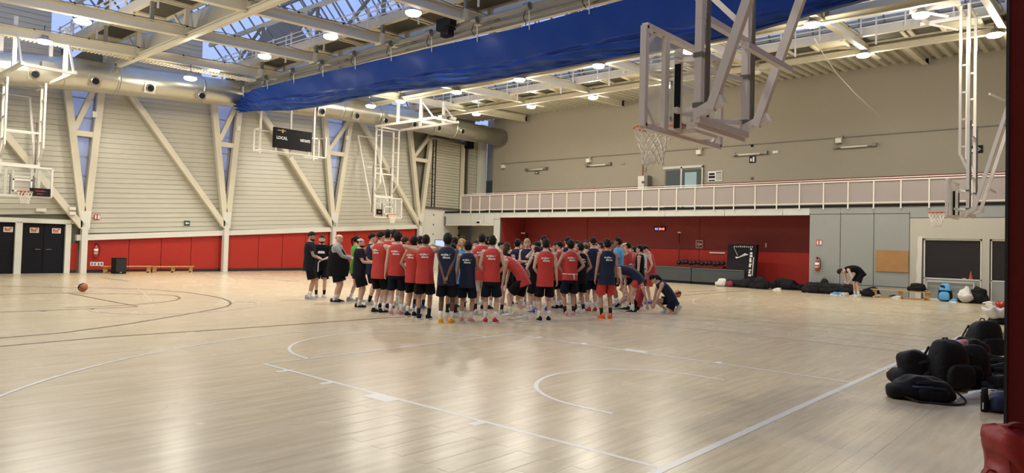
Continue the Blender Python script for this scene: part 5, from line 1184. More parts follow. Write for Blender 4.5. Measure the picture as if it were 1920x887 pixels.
def person(x, yf, yt, a, label, top=('jersey', 'red'), bottom='shorts', skin='fair', hair=('short', 'black'), sock='white', shoe='white', arms=('down', 'down'), H=None, pos=None, hip=None, lean=(0, 0), feet=None, knees=None, hands=None, poles=None, head=(0, 0), belly=0, w=1.0, logo=True, vox=.014, shlen=.80, shoepitch=(0, 0), footz=(0, 0), beard=False, number=None, long_top=True):
    g = pos or at(x, yf)
    if H is None:
        lo, hi = 1.3, 2.1
        for _ in range(24):
            m_ = (lo+hi)/2; d = Vector((g.x, g.y, m_))-CAM; yy_ = PY-FPX*d.dot(_u)/d.dot(_f)
            if yy_ > yt: lo = m_
            else: hi = m_
        H = max(1.5, min(lo, 1.95))
    rz = YAW-radians(a); rd = random.Random(len(allp)*13+5)
    t = thing('person', label, 'person', (g.x, g.y, 0), rz, group=None); allp.append(t)
    hx, hz = hip or (0.0, .505); lean0, lean1 = radians(lean[0]), radians(lean[1]); V3 = Vector
    # spine
    sp = {}; p = V3((hx, 0, hz)); N = 30; L = .36
    fr = []
    for i in range(-6, N+3):
        s = i/N; k = min(1, max(0, (s-.05)/.65)); k = k*k*(3-2*k); th = lean0+(lean1-lean0)*k; fr.append([s, th])
    pos_ = {}; cur = V3((hx, 0, hz)); i0 = 6
    pts = [None]*len(fr); pts[i0] = cur.copy()
    for i in range(i0+1, len(fr)): th = fr[i][1]; cur = cur+V3((sin(th), 0, cos(th)))*(L/N); pts[i] = cur.copy()
    cur = V3((hx, 0, hz))
    for i in range(i0-1, -1, -1): th = fr[i][1]; cur = cur-V3((sin(th), 0, cos(th)))*(L/N); pts[i] = cur.copy()
    def spine(s):
        f = (s*N)+i0; i = int(max(0, min(len(fr)-2, math.floor(f)))); k = f-i; th = fr[i][1]+(fr[i+1][1]-fr[i][1])*k
        return pts[i].lerp(pts[i+1], k), V3((cos(th), 0, -sin(th))), V3((sin(th), 0, cos(th)))
    def ring(s, ha, hb, n=20, q=.86, off=0.0, wr=0.0):
        c, f, u = spine(s); fb = belly*math.exp(-((s-.32)/.22)**2)
        out = []
        for j in range(n):
            an = 2*pi*j/n; ca, sa = cos(an), sin(an); e = lambda v: math.copysign(abs(v)**q, v)
            r = 1+wr*sin(an*5+s*9+rd0)*.6+wr*sin(an*9-s*17+rd0*2)*.4
            out.append((c+f*(e(ca)*(hb+(fb if ca > 0 else fb*.2))*r*w+off)+V3((0, 1, 0))*(e(sa)*(ha+fb*.35)*r*w))*H)
        return out
    rd0 = rd.random()*6
    body = MB()
    body.rings([ring(s, ha, hb) for s, ha, hb in TOR])
    cn, fn, un = spine(1.0); lf = V3((0, 1, 0))
    hp = radians(head[1]); hy = radians(head[0])
    thn = lean1+hp; hu = V3((sin(thn), 0, cos(thn))); hc = cn+un*.026+hu*.056+V3((cos(thn), 0, -sin(thn)))*.012
    hf0 = V3((cos(thn), 0, -sin(thn))); hf = hf0*cos(hy)+lf*sin(hy); hl = hu.cross(hf)
    body.tube([(cn-un*.03)*H, (cn+un*.02)*H, (hc-hu*.02)*H], [.040*H, .034*H, .034*H], 12)
    def hd(x_, y_, z_): return (hc+hf*x_+hl*y_+hu*z_)*H
    # skull and face: rings from chin to crown (z, half width, front, back)
    HR = [(-.064, .014, .030, -.004), (-.056, .026, .044, .012), (-.040, .034, .050, .030), (-.018, .040, .051, .046), (.005, .043, .050, .054), (.028, .044, .050, .056), (.046, .038, .042, .050), (.058, .026, .026, .036), (.065, .010, .010, .014)]
    rs = []
    for z, hw, fx, bx_ in HR:
        rs.append([hd((fx if cos(an) > 0 else bx_)*cos(an), hw*sin(an), z) for an in [2*pi*j/16 for j in range(16)]])
    body.rings(rs)
    body.rings([[hd(x_+.004*cos(an)*0, y_+r*cos(an), z_+r*sin(an)) for an in [2*pi*j/8 for j in range(8)]] for x_, y_, z_, r in ((.040, 0, .012, .005), (.056, 0, -.006, .0065), (.063, 0, -.014, .008), (.050, 0, -.021, .007))])
    for s_ in (-1, 1): body.ell(hd(-.004, s_*.048, -.004), (.010*H, .008*H, .018*H), 8, 6)
    # arms
    c9, f9, u9 = spine(.885)
    wr_ = []; handc = []
    pole_def = []
    for i, s_ in ((0, 1), (1, -1)):
        sh = c9+V3((0, s_*.100*w, 0)); nm = arms[i]
        if hands and hands[i]: tg = V3(hands[i]); pl = V3(poles[i]) if poles else V3((-.3, s_*.5, -1))
        else: tt, pp = ARM[nm]; tg = V3((tt[0]+belly*1.0*(tt[0] > .05), tt[1]*s_, tt[2]*1.0)); pl = V3((pp[0], pp[1]*s_, pp[2])); tg.z += (hz-.505)
        tg += V3((rd.uniform(-.01, .01), rd.uniform(-.006, .006), rd.uniform(-.01, .01)))
        el, wt = ik(sh, tg, .168, .148, pl)
        body.ell(sh*H, (.030*H, .030*H, .034*H), 12, 8)
        body.tube([(sh+V3((0, -s_*.02, .004)))*H, sh.lerp(el, .25)*H, sh.lerp(el, .6)*H, el*H], [.029*H*w, .0275*H*w, .0235*H*w, .0195*H], 12)
        body.tube([sh.lerp(el, .95)*H, el*H, el.lerp(wt, .28)*H, el.lerp(wt, .7)*H, wt*H], [.019*H, .0205*H, .0215*H, .0165*H, .0130*H], 12)
        d = (wt-el).normalized(); side = (V3((0, 0, 1)).cross(d)); side = side.normalized() if side.length > .2 else V3((1, 0, 0)); nn = d.cross(side).normalized()
        if nm == 'down': side, nn = V3((1, 0, 0))-d*d.x, V3((0, s_, 0)); side.normalize()
        pc_ = wt+d*.026; pr = []
        for u in range(5):
            q = u/4; hw = .016+.008*sin(pi*min(1, q*.8+.1)); hh = .010; cc = wt+d*(.052*q-.004)
            pr.append([(cc+side*(hw*cos(an))+nn*(hh*sin(an)))*H for an in [2*pi*j/10 for j in range(10)]])
        body.rings(pr)
        curl = .45
        for fi, (o_, fl_) in enumerate(((-.0185, .036), (-.0062, .042), (.0062, .040), (.0185, .032))):
            b0 = wt+d*.044+side*o_; b1 = b0+(d*cos(curl)-nn*s_*0-nn*sin(curl)*.6+side*o_*4).normalized()*fl_*.55; b2 = b1+(d*cos(curl*2)-nn*sin(curl*2)*.8+side*o_*2).normalized()*fl_*.5
            body.tube([b0*H, b1*H, b2*H], [.0062*H, .0060*H, .0050*H], 6)
        ts = -1 if nm in ('fold', 'front', 'hold', 'belly') else 1
        b0 = wt+d*.014+side*.016*ts; b1 = b0+(d*.6+side*.8*ts).normalized()*.024; b2 = b1+(d*.9+side*.3*ts).normalized()*.020
        body.tube([b0*H, b1*H, b2*H], [.0075*H, .0068*H, .0055*H], 6)
        wr_.append((sh, el, wt))
    # legs
    feet = feet or ((rd.uniform(-.02, .02), .062, 0), (rd.uniform(-.02, .02), -.062, 0)); legs = []
    c0, f0, u0 = spine(0)
    for i, s_ in ((0, 1), (1, -1)):
        hj = c0+V3((0, s_*.046*w, 0)); an_ = V3((feet[i][0], feet[i][1], feet[i][2]+.045)); pl = V3(knees[i]) if knees else V3((1, s_*.15, 0))
        kn, an2 = ik(hj, an_, .245, .232, pl); legs.append((hj, kn, an2))
        body.tube([(hj+u0*.02)*H, hj.lerp(kn, .2)*H, hj.lerp(kn, .6)*H, kn*H], [.047*H*w, .047*H*w, .038*H*w, .0295*H], 14)
        body.tube([hj.lerp(kn, .94)*H, kn*H, (kn.lerp(an2, .28)+V3((-.006, 0, 0)))*H, kn.lerp(an2, .65)*H, an2*H], [.029*H, .0285*H, .0300*H*(.9+.1*w), .0225*H, .0175*H], 14)
    me = body.mesh('body')
    ob = bpy.data.objects.new('tmp', me); COL.objects.link(ob); md = ob.modifiers.new('r', 'REMESH'); md.mode = 'VOXEL'; md.voxel_size = vox; md.use_smooth_shade = True
    dg = bpy.context.evaluated_depsgraph_get(); me2 = bpy.data.meshes.new_from_object(ob.evaluated_get(dg)); bpy.data.objects.remove(ob); bpy.data.meshes.remove(me)
    me2.name = 'body'; me2.materials.clear(); me2.materials.append(SK[skin]); [setattr(p_, 'use_smooth', True) for p_ in me2.polygons]
    link(me2, 'body', t)
    # top garment
    kind, colr = top; cm = CL[colr]; tb = MB()
    jer = [(s, ha+(.004 if kind == 'tee' else 0), hb+(.003 if kind == 'tee' else 0)) for s, ha, hb in JER]
    if not long_top: jer = [j_ for j_ in jer if j_[0] > -.1]
    ss = []; 
    for k in range(25): s = jer[0][0]+(jer[-1][0]-jer[0][0])*k/24; h2 = lerp3(jer, s); ss.append(ring(s, h2[0], h2[1], 28, .86, 0, .030 if s < .7 else .012))
    tb.rings(ss, False)
    if kind in ('tee', 'long'):
        for sh, el, wt in wr_:
            e2 = sh.lerp(el, .62)
            if kind == 'tee': tb.tube([(sh.lerp(c9, .35)+u9*.012)*H, sh*H, sh.lerp(el, .3)*H, e2*H], [.036*H, .039*H*w, .037*H*w, .038*H*w], 14, False)
            else: tb.tube([(sh.lerp(c9, .35)+u9*.012)*H, sh*H, sh.lerp(el, .5)*H, el*H, el.lerp(wt, .5)*H, el.lerp(wt, .8)*H], [.036*H, .038*H, .034*H, .029*H, .026*H, .022*H], 14, False)
    tname = {'jersey': 'jersey', 'tee': 't_shirt', 'long': 'sweatshirt'}[kind]
    to = tb.build(tname, cm, t, True)
    def back_pt(y_, s, off=.004, front=False):
        h2 = lerp3(jer, s); c, f, u = spine(s); fb = belly*math.exp(-((s-.32)/.22)**2); ha = (h2[0]+fb*.35)*w; hb = (h2[1]+(fb if front else fb*.2))*w
        k = max(-.97, min(.97, y_/ha)); sa = abs(k)**(1/.86); ca = sqrt(max(0, 1-sa*sa))**.86
        return (c+f*((hb*ca+off)*(1 if front else -1))+V3((0, y_, 0)))*H
    def map_text(txt, xc, sc_, height, width, m, name):
        v, f = text_geo(txt); wd = max(q[0] for q in v); mb = MB()
        for q in v: mb.v.append(tuple(back_pt(xc-(q[0]/wd-.5)*width, sc_+q[1]*height/.36, .0035)))
        mb.f = list(f); mb.build(name, m, to)
    if kind == 'jersey' and logo is True:
        map_text('araba', .016, .745, .036, .085, M['text'], 'back_print'); map_text('álava', -.004, .655, .036, .085, M['text'], 'back_print')
        mb = MB(); sw_ = [(-.030, .765), (-.038, .755), (-.060, .795), (-.040, .772)]
        mb.v = [tuple(back_pt(a_, b_, .0035)) for a_, b_ in sw_]; mb.f = [(0, 1, 2, 3)]; mb.build('back_mark', M['text'], to)
    if number: map_text(number, 0, .58, .10, .06*len(number), M['text'], 'back_number')
    if logo == 'front':
        v, f = text_geo('ARABA'); wd = max(q[0] for q in v); mb = MB()
        mb.v = [tuple(back_pt((q[0]/wd-.5)*-.11*-1, .64+q[1]*.03/.36, .004, True)) for q in v]; mb.f = list(f)
        mb = MB(); mb.v = [tuple(back_pt(y_, s_, .004, True)) for s_ in (.60, .66, .71) for y_ in (-.058, -.03, 0, .03, .052)]; mb.v[10:] = [tuple(back_pt(y_, .71, .004, True)) for y_ in (-.045, -.02, 0, .02, .035)]
        mb.f = [(i, i+1, i+6, i+5) for i in (0, 1, 2, 3, 5, 6, 7, 8)]; mb.build('chest_print', M['text'], to)
    # shorts
    sb = MB(); ss = []
    for s, ha, hb in ((.26, .084, .064), (.15, .094, .072), (.0, .098, .076), (-.14, .094, .076), (-.19, .074, .060)): ss.append(ring(s, ha, hb, 24, .85, 0, .02))
    sb.rings(ss)
    for i, (hj, kn, an2) in enumerate(legs):
        s_ = 1 if i == 0 else -1; rs = []; d = (kn-hj).normalized(); sd = V3((0, 1, 0)); ff = sd.cross(d).normalized()
        for u in range(9):
            q = u/8*shlen; c = hj.lerp(kn, q)+V3((0, s_*.004, 0)); rr_ = (.050+.010*min(1, q*1.6))*w
            rs.append([(c+sd*(rr_*cos(an)*(1+.05*sin(an*4+rd0+q*5)))+ff*(rr_*1.12*sin(an)*(1+.05*sin(an*3+rd0)))-d*(.0)) *H for an in [2*pi*j/18 for j in range(18)]])
        sb.rings(rs, False)
    sb.build('shorts', CL[bottom], t, True)
    # socks and shoes
    for i, (hj, kn, an2) in enumerate(legs):
        s_ = 1 if i == 0 else -1
        a0 = kn.lerp(an2, .62)
        if sock: MB().tube([a0*H, kn.lerp(an2, .8)*H, an2*H, (an2-V3((0, 0, .02)))*H], [.0255*H, .0225*H, .0205*H, .021*H], 12).build('sock', CL['white'] if sock == 'white' else M['black'], t, True)
        up, so = shoe_geo(.155*H, .058*H, .050*H, .014*H)
        so_ = thing_part('shoe', SH[shoe], up, t, smooth=True)
        so_.location = ((an2.x+.028*cos(shoepitch[i]))*H, an2.y*H, max(0, (an2.z-.045))*H+.002+footz[i]); so_.rotation_euler = (0, shoepitch[i], radians(s_*12))
        so.build('sole', SH['white'] if shoe in ('black', 'red', 'blue', 'grey', 'pink', 'mint') else SH[shoe], so_)
        lc = MB(); lc.beam((.005, -.02, .058*H), (.04, 0.02, .050*H), .012).beam((.005, .02, .058*H), (.04, -.02, .050*H), .012); lc.build('laces', SH['white'] if shoe != 'white' else SH['grey'], so_)
    # hair
    style, hcn = hair
    if style != 'none':
        hm = MB(); rs = []; n_, m_ = 24, 14; hvol = rd.uniform(-.05, .07)
        for k in range(m_+1):
            th = -pi/2+pi*k/m_; zz = sin(th); cw = max(cos(th), .02)**.8; rg = []
            for j in range(n_):
                an = 2*pi*j/n_; dx, dy = cos(an)*cw, sin(an)*cw
                cov = 1.0
                low = -.62 if style in ('short', 'bun', 'pony', 'long') else -.2
                if dx > .30 and zz < .42: cov = .80
                if abs(dy) > .62 and dx > -.42 and zz < .14: cov = min(cov, .86)
                elif abs(dy) > .5 and dx > .0 and zz < .10: cov = min(cov, .84)
                if zz < low: cov = .78
                if style == 'bald' and zz > .45: cov = .86
                puff = {'short': 1.10, 'curly': 1.22, 'bald': 1.03, 'bun': 1.09, 'pony': 1.09, 'long': 1.13, 'cap': 1.08, 'buzz': 1.05, 'fade': 1.12}.get(style, 1.1)
                if style == 'fade' and zz < .15: cov *= .93
                if style == 'curly': puff *= 1+.05*sin(an*7+k*2.1)
                r = puff*cov*(1+.025*sin(an*6+k+rd0)+.03*sin(an*3-k*1.7+rd0*3)*(zz > 0)+hvol*max(0, zz))
                rg.append(hd(.052*dx*r-.003 if dx > 0 else .057*dx*r-.003, .0455*dy*r, .002+.0655*zz*r))
            rs.append(rg)
        hm.rings(rs)
        if style == 'pony': hm.tube([hd(-.055, 0, .03), hd(-.085, 0, .015), hd(-.085, 0, -.04), hd(-.07, .005, -.10)], [.012*H, .016*H, .014*H, .005*H], 8)
        if style == 'long': hm.tube([hd(-.05, 0, .02), hd(-.065, 0, -.03), hd(-.06, 0, -.09), hd(-.05, 0, -.15), hd(-.045, .01, -.20)], [.03*H, .034*H, .030*H, .024*H, .008*H], 10)
        if style == 'bun': hm.ell(hd(-.045, 0, .055), (.02*H, .02*H, .02*H), 10, 8)
        hm.build('hair' if style != 'cap' else 'cap', HC[hcn], t, True)
    if abs(((a+180) % 360)-180) > 50:
        for s_ in (-1, 1):
            MB().ell(hd(.0445, s_*.0165, .006), (.0055*H, .0055*H, .0042*H), 8, 6).build('eye', M['eye'], t, True)
            MB().beam(hd(.047, s_*.009, .017), hd(.044, s_*.026, .017), .004*H, .005*H).build('eyebrow', HC['dark' if hcn == 'blond' else hcn], t)
        MB().beam(hd(.0495, -.012, -.034), hd(.0495, .012, -.034), .006*H, .006*H).build('mouth', M['lip'], t)
        if beard:
            bm = MB(); rs = []
            for z, hw, fx in ((-.068, .012, .030), (-.060, .028, .049), (-.046, .037, .0545), (-.038, .040, .050)):
                rs.append([hd(fx*cos(an) if cos(an) > 0 else .01*cos(an), hw*sin(an), z) for an in [2*pi*j/14 for j in range(14)]])
            bm.rings(rs).build('beard', HC[hcn], t, True)
    return t, H
def thing_part(name, m, mb, t, smooth=False): return mb.build(name, m, t, smooth)

P = person
# coaches on the left
t, h = P(578, 562, 437, 75, 'leftmost man, charcoal t-shirt and black shorts, seen half from behind', ('tee', 'charcoal'), 'black', 'tan', ('fade', 'black'), 'white', 'grey', ('belly', 'belly'), belly=.014, w=1.1, logo=False, head=(-20, 8), beard=True)
t, h = P(600, 558, 443, 165, 'bearded man facing the camera in a black t-shirt with white chest print', ('tee', 'black'), 'black', 'fair', ('fade', 'dark'), 'black', 'white', ('belly', 'down'), belly=.022, w=1.12, logo='front', beard=True)
q = at(596, 558); s = at(600, 558); w_ = MB().beam((q.x-.25, q.y-.35, 1.02), (q.x-.27, q.y-.37, .74), .02, .02); w_.build('whistle_strap', M['paper'], None, label='white strap hanging from the hands of the leftmost man', cat='strap')
P(629, 568, 441, 88, 'older fair-haired man with grey sleeves and black vest, facing right', ('long', 'grey'), 'black', 'fair', ('bald', 'blond'), 'white', 'black', ('hold', 'hold'), belly=.035, w=1.14, logo=False, head=(0, 12))
g = allp[-1]; vb = MB(); H_ = h; rs = []
for z_, ha, hb, fb in ((.40, .112, .090, .03), (.50, .112, .092, .045), (.60, .110, .088, .045), (.68, .106, .082, .03), (.75, .100, .074, .012), (.805, .082, .060, 0), (.835, .060, .045, 0)):
    rs.append([((hb+.012+(fb*1.3 if cos(an) > 0 else .014))*1.2*cos(an)*H_, ha*1.22*sin(an)*H_, z_*H_) for an in [2*pi*j/24 for j in range(24)]])
vb.rings(rs, False).build('vest', CL['black'], g, True); MB().tube([(-.05*H_, .05*H_, .85*H_), (-.075*H_, 0, .855*H_), (-.05*H_, -.05*H_, .85*H_)], .035, 8).build('hood', CL['black'], g, True)
P(665, 566, 443, 60, 'woman in a green t-shirt and black shorts raising her thumb', ('tee', 'green'), 'black', 'fair', ('pony', 'dark'), 'white', 'grey', ('thumb', 'belly'), logo=False, feet=((-.06, .06, 0), (.05, -.05, 0)), shlen=.45)
P(671, 578, 449, 90, 'balding bearded man in a navy t-shirt and black shorts, arms forward', ('tee', 'charcoal'), 'black', 'fair', ('bald', 'dark'), 'white', 'black', ('hold', 'front'), belly=.02, w=1.08, logo=False, beard=True)
P(693, 571, 440, 70, 'player in navy behind the balding man, with a black knee band', ('jersey', 'navy'), 'black', 'fair', ('fade', 'black'), 'black', 'white', ('fold', 'fold'), logo=False, feet=((.0, .07, 0), (-.02, -.07, 0)))
P(709, 588, 436, 35, 'tall player in red jersey beside the balding man, looking right', ('jersey', 'red'), 'black', 'fair', ('fade', 'dark'), 'white', 'black', ('fold', 'fold'), w=1.03)
P(722, 579, 433, 20, 'tall player in red with black beanie-like hair, arms folded', ('jersey', 'red'), 'black', 'fair', ('short', 'black'), 'white', 'black', ('fold', 'fold'))
P(741, 591, 438, 5, 'player in short red jersey and navy shorts, brown hair, seen from behind', ('jersey', 'red'), 'navyshorts', 'fair', ('curly', 'dark'), 'white', 'pink', ('down', 'front'), long_top=False)
P(735, 573, 433, 10, 'player in red half hidden behind the brown-haired player in navy shorts', ('jersey', 'red'), 'black', 'fair', ('short', 'black'), 'white', 'white', ('fold', 'down'))
P(755, 583, 446, 30, 'fair-skinned player with light hair looking right behind the brown-haired player', ('jersey', 'white'), 'black', 'fair', ('fade', 'brown'), 'white', 'white', ('down', 'down'), logo=False)
P(772, 594, 446, 25, 'player in red and black shorts with hand on hip, left of the raised elbows', ('jersey', 'red'), 'black', 'tan', ('curly', 'black'), 'white', 'black', ('hips', 'hips'))
P(784, 580, 445, 10, 'dark-haired player behind the one with raised elbows', ('jersey', 'black'), 'black', 'fair', ('short', 'black'), 'black', 'blue', ('down', 'down'), logo=False)
P(794, 599, 443, 0, 'player in long red jersey lifting both elbows to his collar', ('jersey', 'red'), 'black', 'tan', ('short', 'black'), 'black', 'black', ('collar', 'collar'), w=1.06)
P(835, 606, 442, 5, 'player in navy jersey with hands clasped behind his back and yellow shoes', ('jersey', 'navy'), 'shorts', 'brown', ('curly', 'black'), 'white', 'yellow', ('back', 'back'), w=1.04)
P(874, 604, 455, 5, 'shorter player in navy jersey with white and red shoes, seen from behind', ('jersey', 'navy'), 'navyshorts', 'tan', ('curly', 'dark'), 'white', 'pink', ('down', 'front'))
P(900, 590, 441, 0, 'tall player in long red jersey and white shorts behind the navy player', ('jersey', 'red'), 'white', 'fair', ('short', 'black'), 'black', 'white', ('front', 'front'), w=1.05)
P(919, 606, 445, 3, 'player in short red jersey with bright red shoes and folded arms', ('jersey', 'red'), 'navyshorts', 'fair', ('short', 'black'), 'white', 'red', ('waist', 'waist'), long_top=False)
P(862, 584, 450, -10, 'girl with fair ponytail in light blue behind the two navy players', ('tee', 'cyan'), 'black', 'fair', ('pony', 'blond'), 'black', 'white', ('down', 'down'), logo=False)
P(849, 578, 447, 0, 'dark-haired player between the two navy players', ('jersey', 'red'), 'black', 'tan', ('short', 'dark'), 'white', 'black', ('down', 'down'))
P(864, 566, 445, 175, 'player far behind facing the camera, left of the loading door edge', ('jersey', 'red'), 'black', 'fair', ('short', 'black'), 'white', 'white', ('down', 'down'), logo=False)
P(889, 570, 453, 160, 'dark-haired player deep in the huddle left of the tall red one', ('jersey', 'navy'), 'black', 'fair', ('short', 'dark'), 'white', 'white', ('down', 'down'), logo=False)
P(911, 581, 446, 10, 'black-haired player just behind the one with red shoes', ('jersey', 'navy'), 'black', 'tan', ('short', 'black'), 'white', 'black', ('down', 'down'), logo=False)
P(846, 600-12, 470, 0, 'small player almost hidden behind the hands-clasped player', ('jersey', 'cyan'), 'black', 'mid', ('short', 'black'), 'black', 'black', ('down', 'down'), logo=False, H=1.6)
P(936, 572, 455, 100, 'player with short dark hair looking right, right of the red-shoed player', ('jersey', 'navy'), 'black', 'fair', ('fade', 'black'), 'white', 'white', ('down', 'down'), logo=False)
P(947, 590, 458, 20, 'girl in black with long brown plait next to the bending boy', ('jersey', 'black'), 'black', 'fair', ('long', 'brown'), 'black', 'white', ('down', 'waist'), logo=False, shlen=.5)
P(967, 572, 451, 15, 'dark-haired player behind the bending boy', ('jersey', 'navy'), 'black', 'fair', ('curly', 'black'), 'white', 'black', ('down', 'down'), logo=False)
P(986, 577, 450, 205, 'blond-topped player in navy facing the camera with arms folded', ('jersey', 'navy'), 'black', 'fair', ('fade', 'blond'), 'white', 'white', ('fold', 'fold'), logo=False, head=(25, 6))
P(978, 570, 456, 200, 'pale player peeking out left of the blond-topped one', ('jersey', 'red'), 'black', 'fair', ('short', 'brown'), 'white', 'white', ('down', 'down'), logo=False)
P(999, 568, 457, 190, 'dark-haired player facing the camera right of the blond-topped one', ('jersey', 'red2'), 'black', 'fair', ('short', 'black'), 'white', 'white', ('down', 'down'), logo=False)
P(1005, 580, 456, -70, 'player in grey t-shirt looking left, hand at his chest', ('tee', 'grey'), 'black', 'fair', ('fade', 'black'), 'white', 'grey', ('mouth', 'fold'), logo=False)
P(1017, 584, 444, -5, 'tall dark-haired player in navy between grey shirt and red jersey', ('jersey', 'navy'), 'navyshorts', 'fair', ('fade', 'dark'), 'white', 'blue', ('hips', 'hips'), logo=False)
P(1004, 588, 464, -25, 'player in black vest with bent arm left of the red jersey', ('jersey', 'black'), 'shorts', 'fair', ('short', 'black'), 'white', 'blue', ('hips', 'waist'), logo=False)
P(976, 600, 465, -75, 'boy in red bending forward with one knee raised, hand on knee', ('jersey', 'red'), 'black', 'fair', ('curly', 'dark'), 'white', 'white', H=1.74, hip=(-.02, .49), lean=(22, 52), feet=((.12, .05, .035), (-.03, -.05, 0)), knees=((1, .1, .3), (1, -.1, 0)), hands=((.23, .07, .40), (.23, -.02, .36)), poles=((-.2, .6, -.6), (-.2, -.6, -.6)), head=(0, 20))
P(1020, 603, 451, -3, 'player in red jersey with black shorts and yellow-green soles, in front', ('jersey', 'red'), 'black', 'fair', ('short', 'black'), 'white', 'black', ('waist', 'down'), w=1.03)
P(1047, 580, 455, -40, 'player in red looking left, behind the hands-on-hips player', ('jersey', 'red'), 'black', 'fair', ('fade', 'black'), 'white', 'black', ('front', 'front'), logo=False)
P(1062, 572, 447, -20, 'tall player with black hair standing out at the back centre', ('jersey', 'navy'), 'black', 'fair', ('short', 'black'), 'white', 'white', ('down', 'down'), logo=False)
P(1039, 568, 457, 185, 'dark-haired player facing the camera behind the player with yellow-green soles', ('jersey', 'navy'), 'black', 'tan', ('short', 'black'), 'white', 'white', ('down', 'down'), logo=False)
P(1067, 593, 453, -12, 'player in red jersey with hands on hips and a white waist tie', ('jersey', 'red'), 'navyshorts', 'tan', ('curly', 'black'), 'black', 'pink', ('hips', 'hips'), long_top=False)
g = allp[-1]; mb = MB(); k_ = 24
mb.tube([(.078*1.73*cos(2*pi*j/k_), .102*1.73*sin(2*pi*j/k_), .57*1.73) for j in range(k_+1)], .012, 6, False); mb.tube([(-.135, -.04, .985), (-.15, -.06, .90), (-.145, -.05, .86)], .012, 6); mb.build('waist_tie', CL['white'], g, True)
P(1086, 588, 458, -25, 'player in black vest with elbow out right of the white waist tie', ('jersey', 'black'), 'black', 'tan', ('short', 'black'), 'black', 'white', ('hips', 'hips'))
P(1097, 577, 461, -45, 'player in red with short hair looking left behind the black vest', ('jersey', 'red'), 'black', 'fair', ('short', 'brown'), 'white', 'white', ('down', 'down'), logo=False)
P(1080, 568, 454, 190, 'player facing the camera at the back, left of the tall navy player', ('jersey', 'red'), 'black', 'fair', ('short', 'black'), 'white', 'white', ('down', 'down'), logo=False)
P(1095, 566, 452, 170, 'black-haired player facing the camera at the very back', ('jersey', 'navy'), 'black', 'tan', ('short', 'black'), 'white', 'white', ('down', 'down'), logo=False)
P(1109, 585, 448, -15, 'tall fair player in navy with hands on hips and red shoes', ('jersey', 'navy'), 'navyshorts', 'fair', ('fade', 'dark'), 'white', 'red', ('hips', 'hipsback'), logo=False)
P(1124, 571, 455, -75, 'player in profile looking left between the two navy players', ('jersey', 'navy'), 'black', 'fair', ('short', 'brown'), 'white', 'white', ('down', 'down'), logo=False)
P(1118, 559, 458, 180, 'dark-haired player at the back between the two navy players', ('jersey', 'red'), 'black', 'fair', ('short', 'black'), 'white', 'white', ('down', 'down'), logo=False)
P(1136, 597, 451, -8, 'player in long navy jersey with red shorts and orange shoes', ('jersey', 'navy'), 'redshorts', 'tan', ('short', 'black'), 'black', 'orange', ('down', 'down'), w=1.04)
P(1157, 575, 448, -75, 'tall player in light blue t-shirt looking left', ('tee', 'cyan'), 'shorts', 'mid', ('short', 'black'), 'white', 'grey', ('down', 'fold'), logo=False)
P(1146, 563, 455, 200, 'player mostly hidden behind the light blue t-shirt', ('jersey', 'navy'), 'black', 'mid', ('short', 'black'), 'white', 'white', ('down', 'down'), logo=False)
P(1175, 569, 456, -60, 'player in red with both hands on his head', ('jersey', 'red2'), 'black', 'fair', ('short', 'black'), 'black', 'white', ('head', 'head'), logo=False)
P(1188, 562, 464, -50, 'player in red right of the one with hands on his head', ('jersey', 'red2'), 'black', 'tan', ('short', 'black'), 'black', 'white', ('down', 'fold'), logo=False)
P(1198, 577, 462, -70, 'player in black vest looking left, beside the white sheet', ('jersey', 'black'), 'black', 'fair', ('short', 'black'), 'white', 'blue', ('down', 'fold'), logo=False)
P(1211, 567, 466, -80, 'player in grey holding a white sheet', ('tee', 'grey'), 'black', 'fair', ('fade', 'dark'), 'white', 'white', ('hold', 'hold'), logo=False)
q = at(1204, 573); d_ = Vector((sin(YAW), -cos(YAW), 0))
t = thing('white_sheet', 'white paper sheet held up at the right of the huddle', 'paper', (q.x, q.y, 1.27), YAW-pi/2); MB().box(-.11, .11, -.003, .003, -.20, .22).build('sheet', M['paper'], t)
P(1221, 571, 460, -80, 'rightmost standing player in crimson jersey and shorts, hands on hips', ('jersey', 'red2'), 'redshorts', 'fair', ('fade', 'black'), None, 'blue', ('hips', 'waist'), lean=(0, 16), head=(0, 18), logo=False)
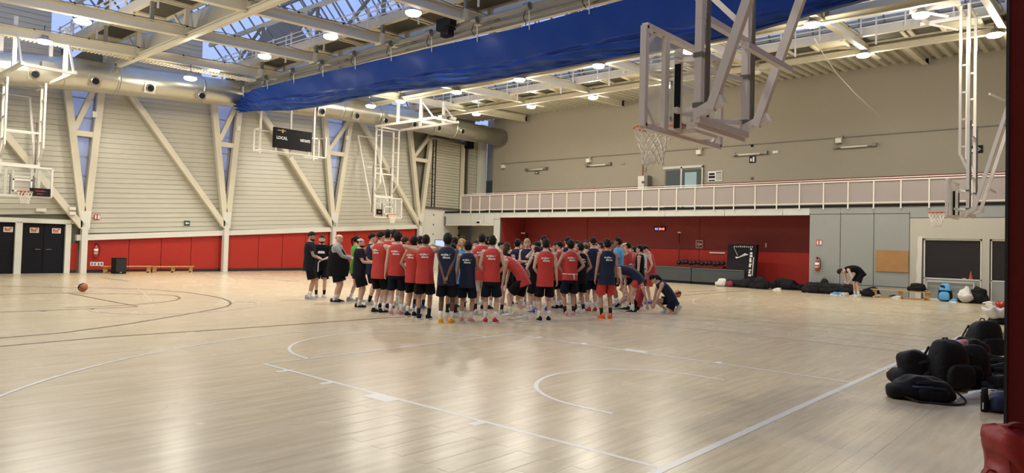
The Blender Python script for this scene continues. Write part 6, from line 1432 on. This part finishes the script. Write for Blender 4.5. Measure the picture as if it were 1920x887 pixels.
P(1191, 587, 487, -70, 'girl in navy bending down to the left, dark hair in a bun', ('jersey', 'navy'), 'redshorts', 'fair', ('bun', 'black'), 'white', 'black', H=1.70, hip=(-.04, .50), lean=(38, 80), feet=((.02, .05, 0), (.14, -.05, .02)), knees=((1, 0, 0), (1, 0, .5)), hands=((.20, .06, .36), (.17, -.04, .34)), poles=((-.2, .6, .2), (-.2, -.6, .2)), head=(0, -10), shlen=.5, logo=False)
P(1188, 581, 530, -95, 'girl in red sitting on the floor with knees raised, leaning on one arm', ('jersey', 'red2'), 'black', 'fair', ('pony', 'brown'), 'black', 'white', H=1.52, hip=(-.05, .085), lean=(-24, -8), feet=((.33, .04, 0), (.27, -.07, 0)), knees=((0, .1, 1), (0, -.1, 1)), hands=((-.22, .10, .035), (.12, -.08, .20)), poles=((-1, .4, .2), (-.4, -1, -.3)), head=(0, 10), logo=False, shlen=.55, long_top=False, w=.94)
P(1255, 588, 530, -95, 'crouching girl in navy jersey number 2, one knee on the floor, touching the floor', ('jersey', 'navy'), 'navyshorts', 'fair', ('long', 'black'), None, 'mint', H=1.68, hip=(-.04, .19), lean=(22, 48), feet=((-.14, .06, .02), (.02, -.06, .0)), knees=((1, .3, -.9), (1, -.2, .8)), hands=((.27, .05, .06), (.25, -.06, .07)), poles=((-.3, .6, .2), (-.3, -.6, .2)), head=(0, 0), logo=False, number='2', shlen=.55, shoepitch=(.9, 0), footz=(.05, 0))
P(1608, 557.5, 497, -85, 'person bending over a black bag by the grey wall panels', ('jersey', 'black'), 'black', 'fair', ('short', 'dark'), 'white', 'white', H=1.80, hip=(-.05, .50), lean=(35, 105), feet=((.0, .06, 0), (.03, -.06, 0)), hands=((.20, .04, .31), (.23, -.03, .33)), poles=((-.2, .5, 0), (-.2, -.5, 0)), head=(0, -5), logo=False)
# tablet held up in the huddle
q = at(821, 578); t = thing('tablet', 'small tablet screen glowing above the huddle beside the navy player', 'tablet', (q.x, q.y, 1.62), YAW-pi/2)
MB().box(-.13, .13, 0, .012, -.09, .09).build('case', M['black'], t); MB().box(-.115, .115, -.003, 0, -.075, .075).build('display', M['screen'], t)
